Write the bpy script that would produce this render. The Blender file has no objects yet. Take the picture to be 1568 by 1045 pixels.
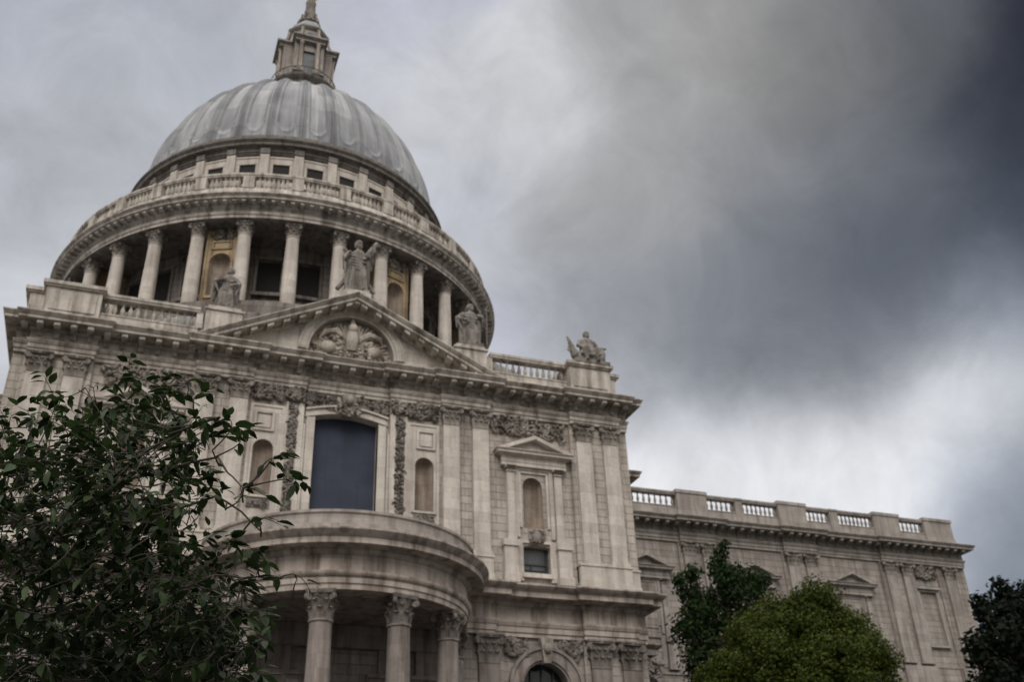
import bpy, math, random
import numpy as np
from mathutils import Vector, Matrix
pi = math.pi; sin = math.sin; cos = math.cos
C = bpy.context.scene.collection
S = bpy.context.scene
random.seed(7)

# ------------------------------------------------------------------ camera
cd = bpy.data.cameras.new('camera'); cam = bpy.data.objects.new('camera', cd); C.objects.link(cam)
YAW, PITCH, ROLL, FPX = .3752, .5286, -.0384, 1559.87
f_ = Vector((sin(YAW)*cos(PITCH), cos(YAW)*cos(PITCH), sin(PITCH)))
r_ = Vector((cos(YAW), -sin(YAW), 0)); u_ = r_.cross(f_)
rr = r_*cos(ROLL)+u_*sin(ROLL); uu = u_*cos(ROLL)-r_*sin(ROLL)
M = Matrix.Identity(4)
for i in range(3):
    M[i][0], M[i][1], M[i][2] = rr[i], uu[i], -f_[i]
M.translation = (-10.0536, -50.7763, 1.6)
cam.matrix_world = M
cd.sensor_width = 36; cd.lens = 36*FPX/1568; cd.clip_end = 5000; cd.clip_start = .1
cd.dof.use_dof = True; cd.dof.focus_distance = 4.6; cd.dof.aperture_fstop = 4.2
S.camera = cam

# ------------------------------------------------------------------ world: overcast sky with broken storm cloud
SUN_EL, SUN_AZ = math.radians(42), math.radians(205)     # azimuth from +y (north) clockwise
W = bpy.data.worlds.new('World'); S.world = W; W.use_nodes = True
nt = W.node_tree; nt.nodes.clear()
def N(t, **k):
    n = nt.nodes.new(t)
    for a, b in k.items(): setattr(n, a, b)
    return n
L = lambda a, b: nt.links.new(a, b)
SKY = [(-0.017,0.706,0.708,0.434,0.456,0.509),(0.048,0.686,0.726,0.479,0.497,0.539),(0.154,0.668,0.728,0.533,0.546,0.634),(0.224,0.687,0.692,0.633,0.64,0.669),(0.273,0.638,0.72,0.64,0.647,0.669),(0.32,0.66,0.68,0.618,0.633,0.662),(0.23,0.749,0.622,0.515,0.533,0.62),(0.343,0.581,0.738,0.366,0.371,0.381),(0.39,0.601,0.698,0.381,0.381,0.381),(0.406,0.644,0.649,0.361,0.366,0.376),(0.426,0.681,0.595,0.323,0.328,0.337),(0.36,0.7,0.617,0.392,0.397,0.407),(0.325,0.755,0.569,0.434,0.445,0.468),(0.3,0.802,0.517,0.521,0.539,0.626),(0.49,0.612,0.621,0.25,0.258,0.275),(0.458,0.566,0.685,0.305,0.305,0.305),(0.519,0.535,0.667,0.231,0.231,0.231),(0.428,0.54,0.725,0.337,0.332,0.323),(0.51,0.489,0.708,0.216,0.22,0.227),(0.558,0.555,0.617,0.165,0.175,0.195),(0.576,0.469,0.67,0.127,0.133,0.144),(0.608,0.537,0.585,0.12,0.13,0.153),(0.632,0.482,0.606,0.067,0.076,0.098),(0.639,0.421,0.644,0.023,0.026,0.038),(0.664,0.465,0.586,0.034,0.04,0.056),(0.68,0.508,0.529,0.072,0.084,0.108),(0.582,0.616,0.531,0.122,0.136,0.165),(0.634,0.576,0.516,0.098,0.109,0.136),(0.533,0.645,0.548,0.181,0.195,0.223),(0.491,0.702,0.516,0.205,0.22,0.25),(0.435,0.725,0.534,0.275,0.287,0.314),(0.378,0.752,0.54,0.314,0.328,0.356),(0.361,0.785,0.503,0.402,0.418,0.451),(0.5,0.729,0.467,0.223,0.238,0.27),(0.553,0.706,0.442,0.181,0.198,0.235),(0.598,0.664,0.449,0.165,0.181,0.216),(0.639,0.622,0.453,0.175,0.191,0.227),(0.674,0.57,0.471,0.162,0.181,0.218),(0.425,0.779,0.46,0.305,0.323,0.361),(0.463,0.776,0.428,0.445,0.468,0.515),(0.482,0.78,0.398,0.818,0.827,0.86),(0.532,0.739,0.413,0.647,0.676,0.737),(0.584,0.704,0.404,0.802,0.81,0.843),(0.625,0.666,0.406,0.669,0.699,0.762),(0.658,0.633,0.408,0.818,0.827,0.852),(0.682,0.598,0.42,0.683,0.715,0.777),(0.701,0.59,0.4,0.721,0.737,0.769),(0.694,0.566,0.445,0.342,0.371,0.434),(0.562,0.743,0.365,0.904,0.904,0.931),(0.446,0.808,0.385,0.886,0.886,0.913),(0.651,0.669,0.358,0.869,0.878,0.904),(0.704,0.615,0.354,0.376,0.413,0.483),(0.689,0.649,0.323,0.468,0.503,0.585),(0.716,0.625,0.311,0.195,0.227,0.271),(0.705,0.652,0.278,0.246,0.279,0.33),(0.633,0.705,0.32,0.818,0.827,0.86),(-0.113,0.77,0.627,0.468,0.485,0.527),(-0.109,0.869,0.483,0.618,0.633,0.676),(-0.053,0.662,0.747,0.402,0.423,0.479),(0.197,0.601,0.775,0.515,0.527,0.613),(0.415,0.509,0.755,0.305,0.309,0.319),(0.554,0.427,0.715,0.102,0.109,0.127),(-0.175,0.699,0.693,0.413,0.434,0.491),(-0.113,0.686,0.719,0.418,0.44,0.491),(-0.238,0.736,0.633,0.434,0.456,0.509),(-0.209,0.82,0.533,0.491,0.509,0.552),(-0.156,0.905,0.396,0.565,0.578,0.617),(-0.159,0.789,0.593,0.456,0.474,0.521),(-0.074,0.822,0.565,0.491,0.509,0.552),(-0.269,0.647,0.713,0.413,0.434,0.491),(-0.138,0.618,0.774,0.413,0.429,0.479),(0.077,0.609,0.789,0.456,0.479,0.527),(0.295,0.522,0.801,0.434,0.445,0.468),(0.624,0.358,0.694,0.032,0.036,0.051),(0.471,0.435,0.767,0.181,0.188,0.209),(0.695,0.414,0.587,0.03,0.034,0.048),(0.735,0.483,0.475,0.102,0.117,0.144),(0.75,0.556,0.359,0.305,0.328,0.366),(0.756,0.601,0.259,0.223,0.25,0.296),(-0.077,0.738,0.671,0.434,0.456,0.503),(-0.042,0.773,0.634,0.468,0.485,0.527),(0.142,0.715,0.685,0.533,0.546,0.584),(0.572,0.693,0.439,0.178,0.195,0.227),(0.534,0.722,0.44,0.202,0.22,0.25),(0.551,0.699,0.456,0.178,0.191,0.216),(0.581,0.682,0.445,0.162,0.175,0.202),(0.613,0.658,0.437,0.168,0.181,0.209),(0.516,0.724,0.457,0.202,0.216,0.238),(0.564,0.683,0.464,0.162,0.178,0.205),(0.586,0.713,0.385,0.807,0.815,0.839),(0.535,0.752,0.385,0.799,0.807,0.831),(0.62,0.686,0.381,0.776,0.784,0.807),(0.564,0.727,0.392,0.799,0.807,0.831),(0.61,0.688,0.394,0.73,0.738,0.768),(0.549,0.734,0.4,0.701,0.708,0.738),(0.491,0.789,0.369,0.807,0.807,0.831),(0.674,0.622,0.398,0.745,0.753,0.776),(0.582,0.708,0.399,0.761,0.768,0.791),(0.087,0.765,0.638,0.491,0.503,0.527),(0.074,0.831,0.552,0.515,0.527,0.552),(0.17,0.812,0.559,0.521,0.533,0.558),(0.201,0.741,0.641,0.527,0.539,0.565),(0.217,0.835,0.506,0.533,0.546,0.571),(0.126,0.88,0.458,0.558,0.571,0.597),(0.033,0.898,0.439,0.552,0.565,0.591),(0.243,0.876,0.416,0.61,0.624,0.651),(0.311,0.837,0.45,0.578,0.591,0.617),(0.354,0.85,0.391,0.658,0.672,0.701),(0.155,0.926,0.345,0.604,0.617,0.644),(0.025,0.95,0.31,0.604,0.617,0.644),(0.291,0.904,0.312,0.658,0.672,0.701),(0.408,0.86,0.307,0.716,0.73,0.761),(0.517,0.807,0.287,0.73,0.745,0.776),(0.613,0.745,0.263,0.716,0.73,0.761),(0.394,0.804,0.446,0.491,0.503,0.527),(0.187,0.694,0.695,0.546,0.558,0.584),(-0.016,0.921,0.39,0.565,0.578,0.604),(0.567,0.795,0.214,0.68,0.694,0.723),(0.44,0.875,0.203,0.68,0.694,0.723),(0.241,0.948,0.209,0.617,0.631,0.658),(0.042,0.98,0.196,0.578,0.591,0.617),(0.241,0.785,0.571,0.521,0.533,0.558),(0.247,0.718,0.651,0.539,0.552,0.578)]
tc = N('ShaderNodeTexCoord')
nz = N('ShaderNodeTexNoise'); nz.inputs['Scale'].default_value = 8.0; nz.inputs['Detail'].default_value = 8; nz.inputs['Roughness'].default_value = .6
off = N('ShaderNodeVectorMath', operation='ADD'); off.inputs[1].default_value = (4.3, 3.2, -13.7); L(tc.outputs['Generated'], off.inputs[0]); L(off.outputs[0], nz.inputs['Vector'])
sub = N('ShaderNodeVectorMath', operation='SUBTRACT'); sub.inputs[1].default_value = (.5, .5, .5); L(nz.outputs['Color'], sub.inputs[0])
scl = N('ShaderNodeVectorMath', operation='SCALE'); scl.inputs['Scale'].default_value = .065; L(sub.outputs[0], scl.inputs[0])
add = N('ShaderNodeVectorMath', operation='ADD'); L(tc.outputs['Generated'], add.inputs[0]); L(scl.outputs[0], add.inputs[1])
nrm = N('ShaderNodeVectorMath', operation='NORMALIZE'); L(add.outputs[0], nrm.inputs[0])
KS = 850.0
wsum = None; csum = None
for (x, y, z, r, g, b) in SKY:
    d = N('ShaderNodeVectorMath', operation='DOT_PRODUCT'); d.inputs[1].default_value = (x, y, z); L(nrm.outputs[0], d.inputs[0])
    m = N('ShaderNodeMath', operation='MULTIPLY_ADD'); m.inputs[1].default_value = KS; m.inputs[2].default_value = -KS; L(d.outputs['Value'], m.inputs[0])
    e = N('ShaderNodeMath', operation='EXPONENT'); L(m.outputs[0], e.inputs[0])
    c = N('ShaderNodeVectorMath', operation='SCALE'); c.inputs[0].default_value = (r**.5, g**.5, b**.5); L(e.outputs[0], c.inputs['Scale'])
    if wsum is None: wsum, csum = e.outputs[0], c.outputs[0]
    else:
        a = N('ShaderNodeMath', operation='ADD'); L(wsum, a.inputs[0]); L(e.outputs[0], a.inputs[1]); wsum = a.outputs[0]
        a = N('ShaderNodeVectorMath', operation='ADD'); L(csum, a.inputs[0]); L(c.outputs[0], a.inputs[1]); csum = a.outputs[0]
# the rest of the sky: bright cloud over the southern half
BASEW = .0001; BASE = (1.5, 1.46, 1.40)
a = N('ShaderNodeMath', operation='ADD'); a.inputs[1].default_value = BASEW; L(wsum, a.inputs[0])
sxyz = N('ShaderNodeSeparateXYZ'); L(tc.outputs['Generated'], sxyz.inputs[0])
el = N('ShaderNodeMapRange'); el.inputs['From Min'].default_value = .02; el.inputs['From Max'].default_value = .85; el.inputs['To Min'].default_value = .47; el.inputs['To Max'].default_value = 1.17
L(sxyz.outputs['Z'], el.inputs['Value'])      # an overcast sky is darkest at the horizon and brightest overhead
bs = N('ShaderNodeVectorMath', operation='SCALE'); bs.inputs[0].default_value = [v**.5*BASEW for v in BASE]; L(el.outputs[0], bs.inputs['Scale'])
b_ = N('ShaderNodeVectorMath', operation='ADD'); L(bs.outputs[0], b_.inputs[1]); L(csum, b_.inputs[0])
inv = N('ShaderNodeMath', operation='DIVIDE'); inv.inputs[0].default_value = 1; L(a.outputs[0], inv.inputs[1])
cl = N('ShaderNodeVectorMath', operation='SCALE'); L(b_.outputs[0], cl.inputs[0]); L(inv.outputs[0], cl.inputs['Scale'])
sq = N('ShaderNodeVectorMath', operation='MULTIPLY'); L(cl.outputs[0], sq.inputs[0]); L(cl.outputs[0], sq.inputs[1]); cl = sq   # lobes are blended as square roots
# fine cloud texture
n2 = N('ShaderNodeTexNoise'); n2.inputs['Scale'].default_value = 11; n2.inputs['Detail'].default_value = 10; n2.inputs['Roughness'].default_value = .62; n2.inputs['Distortion'].default_value = .5
L(tc.outputs['Generated'], n2.inputs['Vector'])
mr = N('ShaderNodeMapRange'); mr.inputs['From Min'].default_value = .3; mr.inputs['From Max'].default_value = .7; mr.inputs['To Min'].default_value = .86; mr.inputs['To Max'].default_value = 1.13
L(n2.outputs['Fac'], mr.inputs['Value'])
cl2 = N('ShaderNodeVectorMath', operation='SCALE'); L(cl.outputs[0], cl2.inputs[0]); L(mr.outputs[0], cl2.inputs['Scale'])
sky = N('ShaderNodeTexSky', sky_type='NISHITA', sun_disc=False, sun_elevation=SUN_EL, sun_rotation=SUN_AZ)
bg1 = N('ShaderNodeBackground'); bg1.inputs['Strength'].default_value = .1; L(sky.outputs[0], bg1.inputs['Color'])
bg2 = N('ShaderNodeBackground'); bg2.inputs['Strength'].default_value = 1.0; L(cl2.outputs[0], bg2.inputs['Color'])
mx = N('ShaderNodeMixShader'); mx.inputs[0].default_value = .98; L(bg1.outputs[0], mx.inputs[1]); L(bg2.outputs[0], mx.inputs[2])
wo = N('ShaderNodeOutputWorld'); L(mx.outputs[0], wo.inputs['Surface'])

# ------------------------------------------------------------------ sun (veiled) and exposure
sl = bpy.data.lights.new('sun', 'SUN'); sl.energy = 1.4; sl.angle = math.radians(30); sl.color = (1, .95, .87)
so = bpy.data.objects.new('sun', sl); C.objects.link(so)
sd = Vector((sin(SUN_AZ)*cos(SUN_EL), cos(SUN_AZ)*cos(SUN_EL), sin(SUN_EL)))
so.rotation_euler = sd.to_track_quat('Z', 'Y').to_euler(); so.location = (-20, -60, 80)
vs = S.view_settings; vs.view_transform = 'Standard'; vs.look = 'None'; vs.exposure = 0; vs.gamma = 1
S.cycles.max_bounces = 6; S.cycles.diffuse_bounces = 3

# ------------------------------------------------------------------ materials
MAT = {}
def new_mat(name):
    m = bpy.data.materials.new(name); m.use_nodes = True
    t = m.node_tree; t.nodes.clear()
    o = t.nodes.new('ShaderNodeOutputMaterial'); b = t.nodes.new('ShaderNodeBsdfPrincipled')
    t.links.new(b.outputs[0], o.inputs[0]); MAT[name] = m
    return m, t, b
def nd(t, typ, ins=None, **k):
    n = t.nodes.new(typ)
    for a, v in k.items(): setattr(n, a, v)
    for a, v in (ins or {}).items():
        if hasattr(v, 'is_output'): t.links.new(v, n.inputs[a])
        else: n.inputs[a].default_value = v
    return n
def ramp(t, fac, stops):
    n = nd(t, 'ShaderNodeValToRGB', {'Fac': fac}); e = n.color_ramp.elements
    while len(e) < len(stops): e.new(.5)
    for q, (p, c) in zip(e, stops): q.position = p; q.color = (*c, 1)
    return n.outputs['Color']
def mul(t, a, b, f=1.0):
    n = nd(t, 'ShaderNodeMix', data_type='RGBA', blend_type='MULTIPLY')
    n.inputs[0].default_value = f; t.links.new(a, n.inputs[6]); t.links.new(b, n.inputs[7]); return n.outputs[2]
def stone(name, base, soot=.45, joints=None, seed=0, spots=.5):
    m, t, b = new_mat(name)
    pos = nd(t, 'ShaderNodeNewGeometry').outputs['Position']
    off = nd(t, 'ShaderNodeVectorMath', {0: pos, 1: (seed*7.3, seed*3.1, seed*5.7)}, operation='ADD').outputs[0]
    big = nd(t, 'ShaderNodeTexNoise', {'Vector': off, 'Scale': .55, 'Detail': 6, 'Roughness': .65}).outputs['Fac']
    stv = nd(t, 'ShaderNodeVectorMath', {0: off, 1: (1.6, 1.6, .16)}, operation='MULTIPLY').outputs[0]
    stk = nd(t, 'ShaderNodeTexNoise', {'Vector': stv, 'Scale': 1.3, 'Detail': 5, 'Roughness': .6}).outputs['Fac']
    fin = nd(t, 'ShaderNodeTexNoise', {'Vector': off, 'Scale': 6, 'Detail': 8, 'Roughness': .7}).outputs['Fac']
    br = base
    c1 = ramp(t, big, [(.3, [v*(1-.3*soot) for v in br]), (.5, br), (.72, [min(.8, v*1.12) for v in br])])
    g = [1-soot*.75, 1-soot*.8, 1-soot*.82]
    c2 = mul(t, c1, ramp(t, stk, [(.3, g), (.44, [.5+.5*v for v in g]), (.56, (1, 1, 1)), (1, (1, 1, 1))]))
    c3 = mul(t, c2, ramp(t, fin, [(.25, (1-.5*spots,)*3), (.5, (.96, .96, .95)), (.75, (1.0, .99, .97))]))
    # blocks of slightly different stone, with joints where the wall shows them
    uv = nd(t, 'ShaderNodeUVMap').outputs[0]
    bw, bh, mort, jd = joints or (1.5, .62, .012, .75)
    bk = nd(t, 'ShaderNodeTexBrick', {'Vector': uv, 'Scale': 1.0, 'Brick Width': bw, 'Row Height': bh, 'Mortar Size': mort,
            'Mortar Smooth': .15, 'Color1': (.80, .79, .77, 1), 'Color2': (1.06, 1.05, 1.03, 1), 'Mortar': (jd, jd*.98, jd*.95, 1)})
    c4 = mul(t, c3, bk.outputs['Color'], .85)
    t.links.new(c4, b.inputs['Base Color'])
    b.inputs['Roughness'].default_value = .92; b.inputs['Specular IOR Level'].default_value = .25
    bp = nd(t, 'ShaderNodeBump', {'Height': fin, 'Strength': .35, 'Distance': .04})
    if joints:
        bp2 = nd(t, 'ShaderNodeBump', {'Height': bk.outputs['Fac'], 'Strength': .9, 'Distance': .06, 'Normal': bp.outputs[0]}, invert=True)
        t.links.new(bp2.outputs[0], b.inputs['Normal'])
    else: t.links.new(bp.outputs[0], b.inputs['Normal'])
    return m
stone('stone', (0.570, 0.523, 0.489), .4)
stone('stone_wall', (0.470, 0.424, 0.391), .62, (1.25, .46, .022, .55), 1)
stone('stone_band', (0.466, 0.413, 0.373), .85, None, 2)
stone('stone_cornice', (0.530, 0.490, 0.458), .85, None, 3)
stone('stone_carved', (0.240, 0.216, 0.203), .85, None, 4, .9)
stone('stone_soot', (.19, .175, .165), .7, None, 15, .8)
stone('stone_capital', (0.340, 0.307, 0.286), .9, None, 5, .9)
stone('stone_relief', (0.450, 0.407, 0.369), .8, None, 16, .8)
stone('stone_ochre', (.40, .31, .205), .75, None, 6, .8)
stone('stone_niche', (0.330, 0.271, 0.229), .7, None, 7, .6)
stone('stone_grey', (0.348, 0.317, 0.302), .55, None, 8)  # on the choir trim this darker tone includes painted lens falloff
stone('stone_choir', (0.350, 0.316, 0.297), .55, (1.3, .5, .02, .65), 9)  # base darkened: lens falloff over choir and lower walls painted into the colour
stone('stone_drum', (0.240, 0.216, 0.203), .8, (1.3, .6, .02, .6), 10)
stone('stone_statue', (0.290, 0.271, 0.258), .95, None, 11, 1.0)
stone('stone_portico', (0.278, 0.243, 0.231), .75, None, 12)  # portico dimming from lens falloff is painted into this darker base
stone('stone_low', (0.455, 0.397, 0.368), .85, None, 14)  # lower entablature: darker base carries the painted falloff towards the bottom
stone('stone_top', (0.210, 0.199, 0.196), .75, None, 13)
# lead
m, t, b = new_mat('lead')
uv = nd(t, 'ShaderNodeUVMap').outputs[0]
sv = nd(t, 'ShaderNodeVectorMath', {0: uv, 1: (1.0, .09, 1)}, operation='MULTIPLY').outputs[0]
k1 = nd(t, 'ShaderNodeTexNoise', {'Vector': sv, 'Scale': 2.0, 'Detail': 6, 'Roughness': .6}).outputs['Fac']
k2 = nd(t, 'ShaderNodeTexNoise', {'Vector': uv, 'Scale': .35, 'Detail': 5}).outputs['Fac']
c = mul(t, ramp(t, k1, [(.28, (.185, .188, .202)), (.5, (.295, .30, .318)), (.72, (.40, .405, .42))]), ramp(t, k2, [(.3, (.72, .73, .74)), (.65, (1, 1, 1))]))
uvo = nd(t, 'ShaderNodeVectorMath', {0: uv, 1: (.638, .9, 0)}, operation='ADD').outputs[0]
bk = nd(t, 'ShaderNodeTexBrick', {'Vector': uvo, 'Scale': 1.0, 'Brick Width': 1.2763, 'Row Height': 3.3, 'Mortar Size': .035, 'Color1': (.56, .55, .58, 1), 'Color2': (1.14, 1.14, 1.12, 1), 'Mortar': (.6, .6, .61, 1)}, offset=0.0)
c = mul(t, c, bk.outputs['Color'], .75)
t.links.new(c, b.inputs['Base Color']); b.inputs['Roughness'].default_value = .62; b.inputs['Specular IOR Level'].default_value = .35
# plain ones
def plain(name, col, rough=.8, var=.25, scale=4, metal=0):
    m, t, b = new_mat(name)
    pos = nd(t, 'ShaderNodeNewGeometry').outputs['Position']
    k = nd(t, 'ShaderNodeTexNoise', {'Vector': pos, 'Scale': scale, 'Detail': 5}).outputs['Fac']
    c = ramp(t, k, [(.3, [v*(1-var) for v in col]), (.7, [v*(1+var) for v in col])])
    t.links.new(c, b.inputs['Base Color']); b.inputs['Roughness'].default_value = rough; b.inputs['Metallic'].default_value = metal
    return m
plain('blue_cover', (.030, .036, .062), .85, .14, 1.2)
m = MAT['blue_cover']; t = m.node_tree; b = t.nodes['Principled BSDF']
pos = nd(t, 'ShaderNodeNewGeometry').outputs['Position']; sp = nd(t, 'ShaderNodeSeparateXYZ', {0: pos})
xz = nd(t, 'ShaderNodeCombineXYZ', {0: sp.outputs['X'], 1: sp.outputs['Z']}).outputs[0]
bk = nd(t, 'ShaderNodeTexBrick', {'Vector': xz, 'Scale': 1.0, 'Brick Width': .9, 'Row Height': 1.3, 'Mortar Size': .02, 'Color1': (.9, .9, .9, 1), 'Color2': (1.08, 1.08, 1.08, 1), 'Mortar': (.8, .8, .8, 1)}, offset=0.0)
old = b.inputs['Base Color'].links[0].from_socket; t.links.new(mul(t, old, bk.outputs['Color'], .8), b.inputs['Base Color'])
wv = nd(t, 'ShaderNodeTexNoise', {'Vector': nd(t, 'ShaderNodeVectorMath', {0: pos, 1: (2.2, 1, .5)}, operation='MULTIPLY').outputs[0], 'Scale': 1.6, 'Detail': 3})
t.links.new(nd(t, 'ShaderNodeBump', {'Height': wv.outputs['Fac'], 'Strength': .5, 'Distance': .1}).outputs[0], b.inputs['Normal'])
plain('dark_glass', (.02, .022, .026), .12, .4, 1.5)
plain('grey_glass', (.055, .06, .066), .3, .5, .9)
plain('void', (.012, .011, .011), .9, .2)
plain('iron', (.03, .03, .03), .6, .2)
plain('gold', (.75, .52, .18), .35, .1, 3, 1)
plain('bark', (.075, .06, .048), .95, .4, 9)
plain('twig', (.05, .042, .03), .9, .3, 30)
plain('lawn', (.032, .036, .026), .95, .4, .8)
plain('paving', (.055, .052, .05), .9, .2, 2)
def leaf(name, a, c_, rough=.5, scale=.6, trans=.0):
    m, t, b = new_mat(name)
    pos = nd(t, 'ShaderNodeNewGeometry').outputs['Position']
    k = nd(t, 'ShaderNodeTexNoise', {'Vector': pos, 'Scale': scale, 'Detail': 4, 'Roughness': .7}).outputs['Fac']
    rnd = nd(t, 'ShaderNodeNewGeometry').outputs['Random Per Island']
    mixv = nd(t, 'ShaderNodeMath', {0: k, 1: rnd}, operation='ADD').outputs[0]
    h = nd(t, 'ShaderNodeMath', {0: mixv, 1: .5}, operation='MULTIPLY').outputs[0]
    col = ramp(t, h, [(.25, a), (.75, c_)])
    t.links.new(col, b.inputs['Base Color']); b.inputs['Roughness'].default_value = rough
    b.inputs['Specular IOR Level'].default_value = .3 if name == 'leaf_near' else .08
    tr = nd(t, 'ShaderNodeBsdfTranslucent'); t.links.new(col, tr.inputs['Color'])
    mxs = nd(t, 'ShaderNodeMixShader'); mxs.inputs[0].default_value = .25
    t.links.new(b.outputs[0], mxs.inputs[1]); t.links.new(tr.outputs[0], mxs.inputs[2])
    t.links.new(mxs.outputs[0], t.nodes['Material Output'].inputs[0])
leaf('leaf_near', (.004, .010, .003), (.034, .060, .016), .55, 3)
leaf('leaf_dark', (.009, .020, .006), (.024, .045, .013), .55, .5)
leaf('leaf_bright', (.028, .042, .008), (.066, .082, .014), .6, .5)
leaf('leaf_black', (.004, .007, .004), (.012, .018, .010), .6, .5)

# ------------------------------------------------------------------ mesh builder
class MB:
    def __init__(s): s.v = []; s.f = []; s.uv = []; s.sm = []
    def face(s, idx, uvs=None, smooth=False): s.f.append(tuple(idx)); s.uv.append(uvs); s.sm.append(smooth)
    def pt(s, *p): s.v.append(tuple(p)); return len(s.v)-1
    def box(s, x0, x1, y0, y1, z0, z1):
        b = len(s.v)
        s.v += [(x0,y0,z0),(x1,y0,z0),(x1,y1,z0),(x0,y1,z0),(x0,y0,z1),(x1,y0,z1),(x1,y1,z1),(x0,y1,z1)]
        for q in ((0,3,2,1),(4,5,6,7),(0,1,5,4),(1,2,6,5),(2,3,7,6),(3,0,4,7)): s.face([b+i for i in q])
    def frustum(s, cx, cy, z0, z1, hx0, hy0, hx1, hy1):
        b = len(s.v)
        for z, hx, hy in ((z0,hx0,hy0),(z1,hx1,hy1)):
            s.v += [(cx-hx,cy-hy,z),(cx+hx,cy-hy,z),(cx+hx,cy+hy,z),(cx-hx,cy+hy,z)]
        for q in ((0,3,2,1),(4,5,6,7),(0,1,5,4),(1,2,6,5),(2,3,7,6),(3,0,4,7)): s.face([b+i for i in q])
    def poly(s, pts, smooth=False):
        b = len(s.v); s.v += [tuple(p) for p in pts]; s.face(range(b, b+len(pts)), None, smooth)
    def prism_xz(s, pts, y0, y1):      # polygon in xz (counter-clockwise seen from -y) extruded in y
        n = len(pts); b = len(s.v)
        s.v += [(x, y0, z) for x, z in pts] + [(x, y1, z) for x, z in pts]
        s.face(range(b, b+n)); s.face([b+n+i for i in reversed(range(n))])
        for i in range(n):
            j = (i+1) % n; s.face([b+j, b+i, b+n+i, b+n+j])
    def sweep(s, path, prof, lat=.65, smooth=False):
        # path along xy with outward on the right-hand side; prof (p outward, z)
        n = len(path); seg = []
        for i in range(n-1):
            d = Vector(path[i+1])-Vector(path[i]); l = d.length; d /= l
            seg.append((Vector((d.y, -d.x)), lat if l < .6 or abs(d.y) > .9 else 1.0, l))
        cum = [0]
        for q in seg: cum.append(cum[-1]+q[2])
        b = len(s.v); k = len(prof)
        for i in range(n):
            if i == 0: o = seg[0][0]*seg[0][1]
            elif i == n-1: o = seg[-1][0]*seg[-1][1]
            else:
                a, c = seg[i-1], seg[i]
                o = a[0]*a[1] if a[0].dot(c[0]) > .999 else a[0]*a[1]+c[0]*c[1]
            for p, z in prof: s.v.append((path[i][0]+o.x*p, path[i][1]+o.y*p, z))
        for i in range(n-1):
            for j in range(k-1):
                q = (b+i*k+j, b+(i+1)*k+j, b+(i+1)*k+j+1, b+i*k+j+1)
                s.face(q, [(cum[i], prof[j][1]), (cum[i+1], prof[j][1]), (cum[i+1], prof[j+1][1]), (cum[i], prof[j+1][1])], smooth)
    def lathe(s, prof, cx=0, cy=0, a0=0, a1=2*pi, n=32, smooth=True, ur=None):
        # az measured from -y towards +x ; prof (r, z) listed upward with the outside on the right
        full = abs(a1-a0-2*pi) < 1e-6; k = len(prof); b = len(s.v); m = n if full else n+1
        for i in range(m):
            a = a0+(a1-a0)*i/n
            for r, z in prof: s.v.append((cx+r*sin(a), cy-r*cos(a), z))
        R = ur or max(r for r, _ in prof)
        for i in range(n):
            i2 = (i+1) % m
            u0, u1 = (a0+(a1-a0)*i/n)*R, (a0+(a1-a0)*(i+1)/n)*R
            for j in range(k-1):
                q = (b+i*k+j, b+i2*k+j, b+i2*k+j+1, b+i*k+j+1)
                s.face(q, [(u0, prof[j][1]), (u1, prof[j][1]), (u1, prof[j+1][1]), (u0, prof[j+1][1])], smooth)
    def tube(s, pts, rad, n=8, cap=True):
        b = len(s.v); m = len(pts); P = [Vector(p) for p in pts]
        up = Vector((0.13, .21, 1)).normalized(); last = None
        for i in range(m):
            d = (P[min(i+1, m-1)]-P[max(i-1, 0)]).normalized()
            if last is None:
                x = d.cross(up); x = x.normalized() if x.length > 1e-3 else d.cross(Vector((1, 0, 0))).normalized()
            else: x = (last-d*last.dot(d)).normalized()
            last = x; y = d.cross(x); r = rad[i] if hasattr(rad, '__len__') else rad
            for q in range(n):
                a = 2*pi*q/n; w = P[i]+(x*cos(a)+y*sin(a))*r; s.v.append(tuple(w))
        for i in range(m-1):
            for q in range(n):
                q2 = (q+1) % n; s.face((b+i*n+q, b+i*n+q2, b+(i+1)*n+q2, b+(i+1)*n+q), None, True)
        if cap:
            s.face([b+q for q in reversed(range(n))]); s.face([b+(m-1)*n+q for q in range(n)])
    def ball(s, c, r, seg=8, rings=5, rot=None):
        b = len(s.v); r = r if hasattr(r, '__len__') else (r, r, r)
        def put(x, y, z):
            p = Vector((x*r[0], y*r[1], z*r[2]))
            if rot is not None: p = rot @ p
            s.v.append((c[0]+p.x, c[1]+p.y, c[2]+p.z))
        put(0, 0, -1)
        for i in range(1, rings):
            e = -pi/2+pi*i/rings
            for j in range(seg): put(cos(e)*cos(2*pi*j/seg), cos(e)*sin(2*pi*j/seg), sin(e))
        put(0, 0, 1); t = len(s.v)-1
        for j in range(seg):
            j2 = (j+1) % seg
            s.face((b, b+1+j2, b+1+j), None, True); s.face((t, b+1+(rings-2)*seg+j, b+1+(rings-2)*seg+j2), None, True)
            for i in range(rings-2): s.face((b+1+i*seg+j, b+1+i*seg+j2, b+1+(i+1)*seg+j2, b+1+(i+1)*seg+j), None, True)
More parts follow.
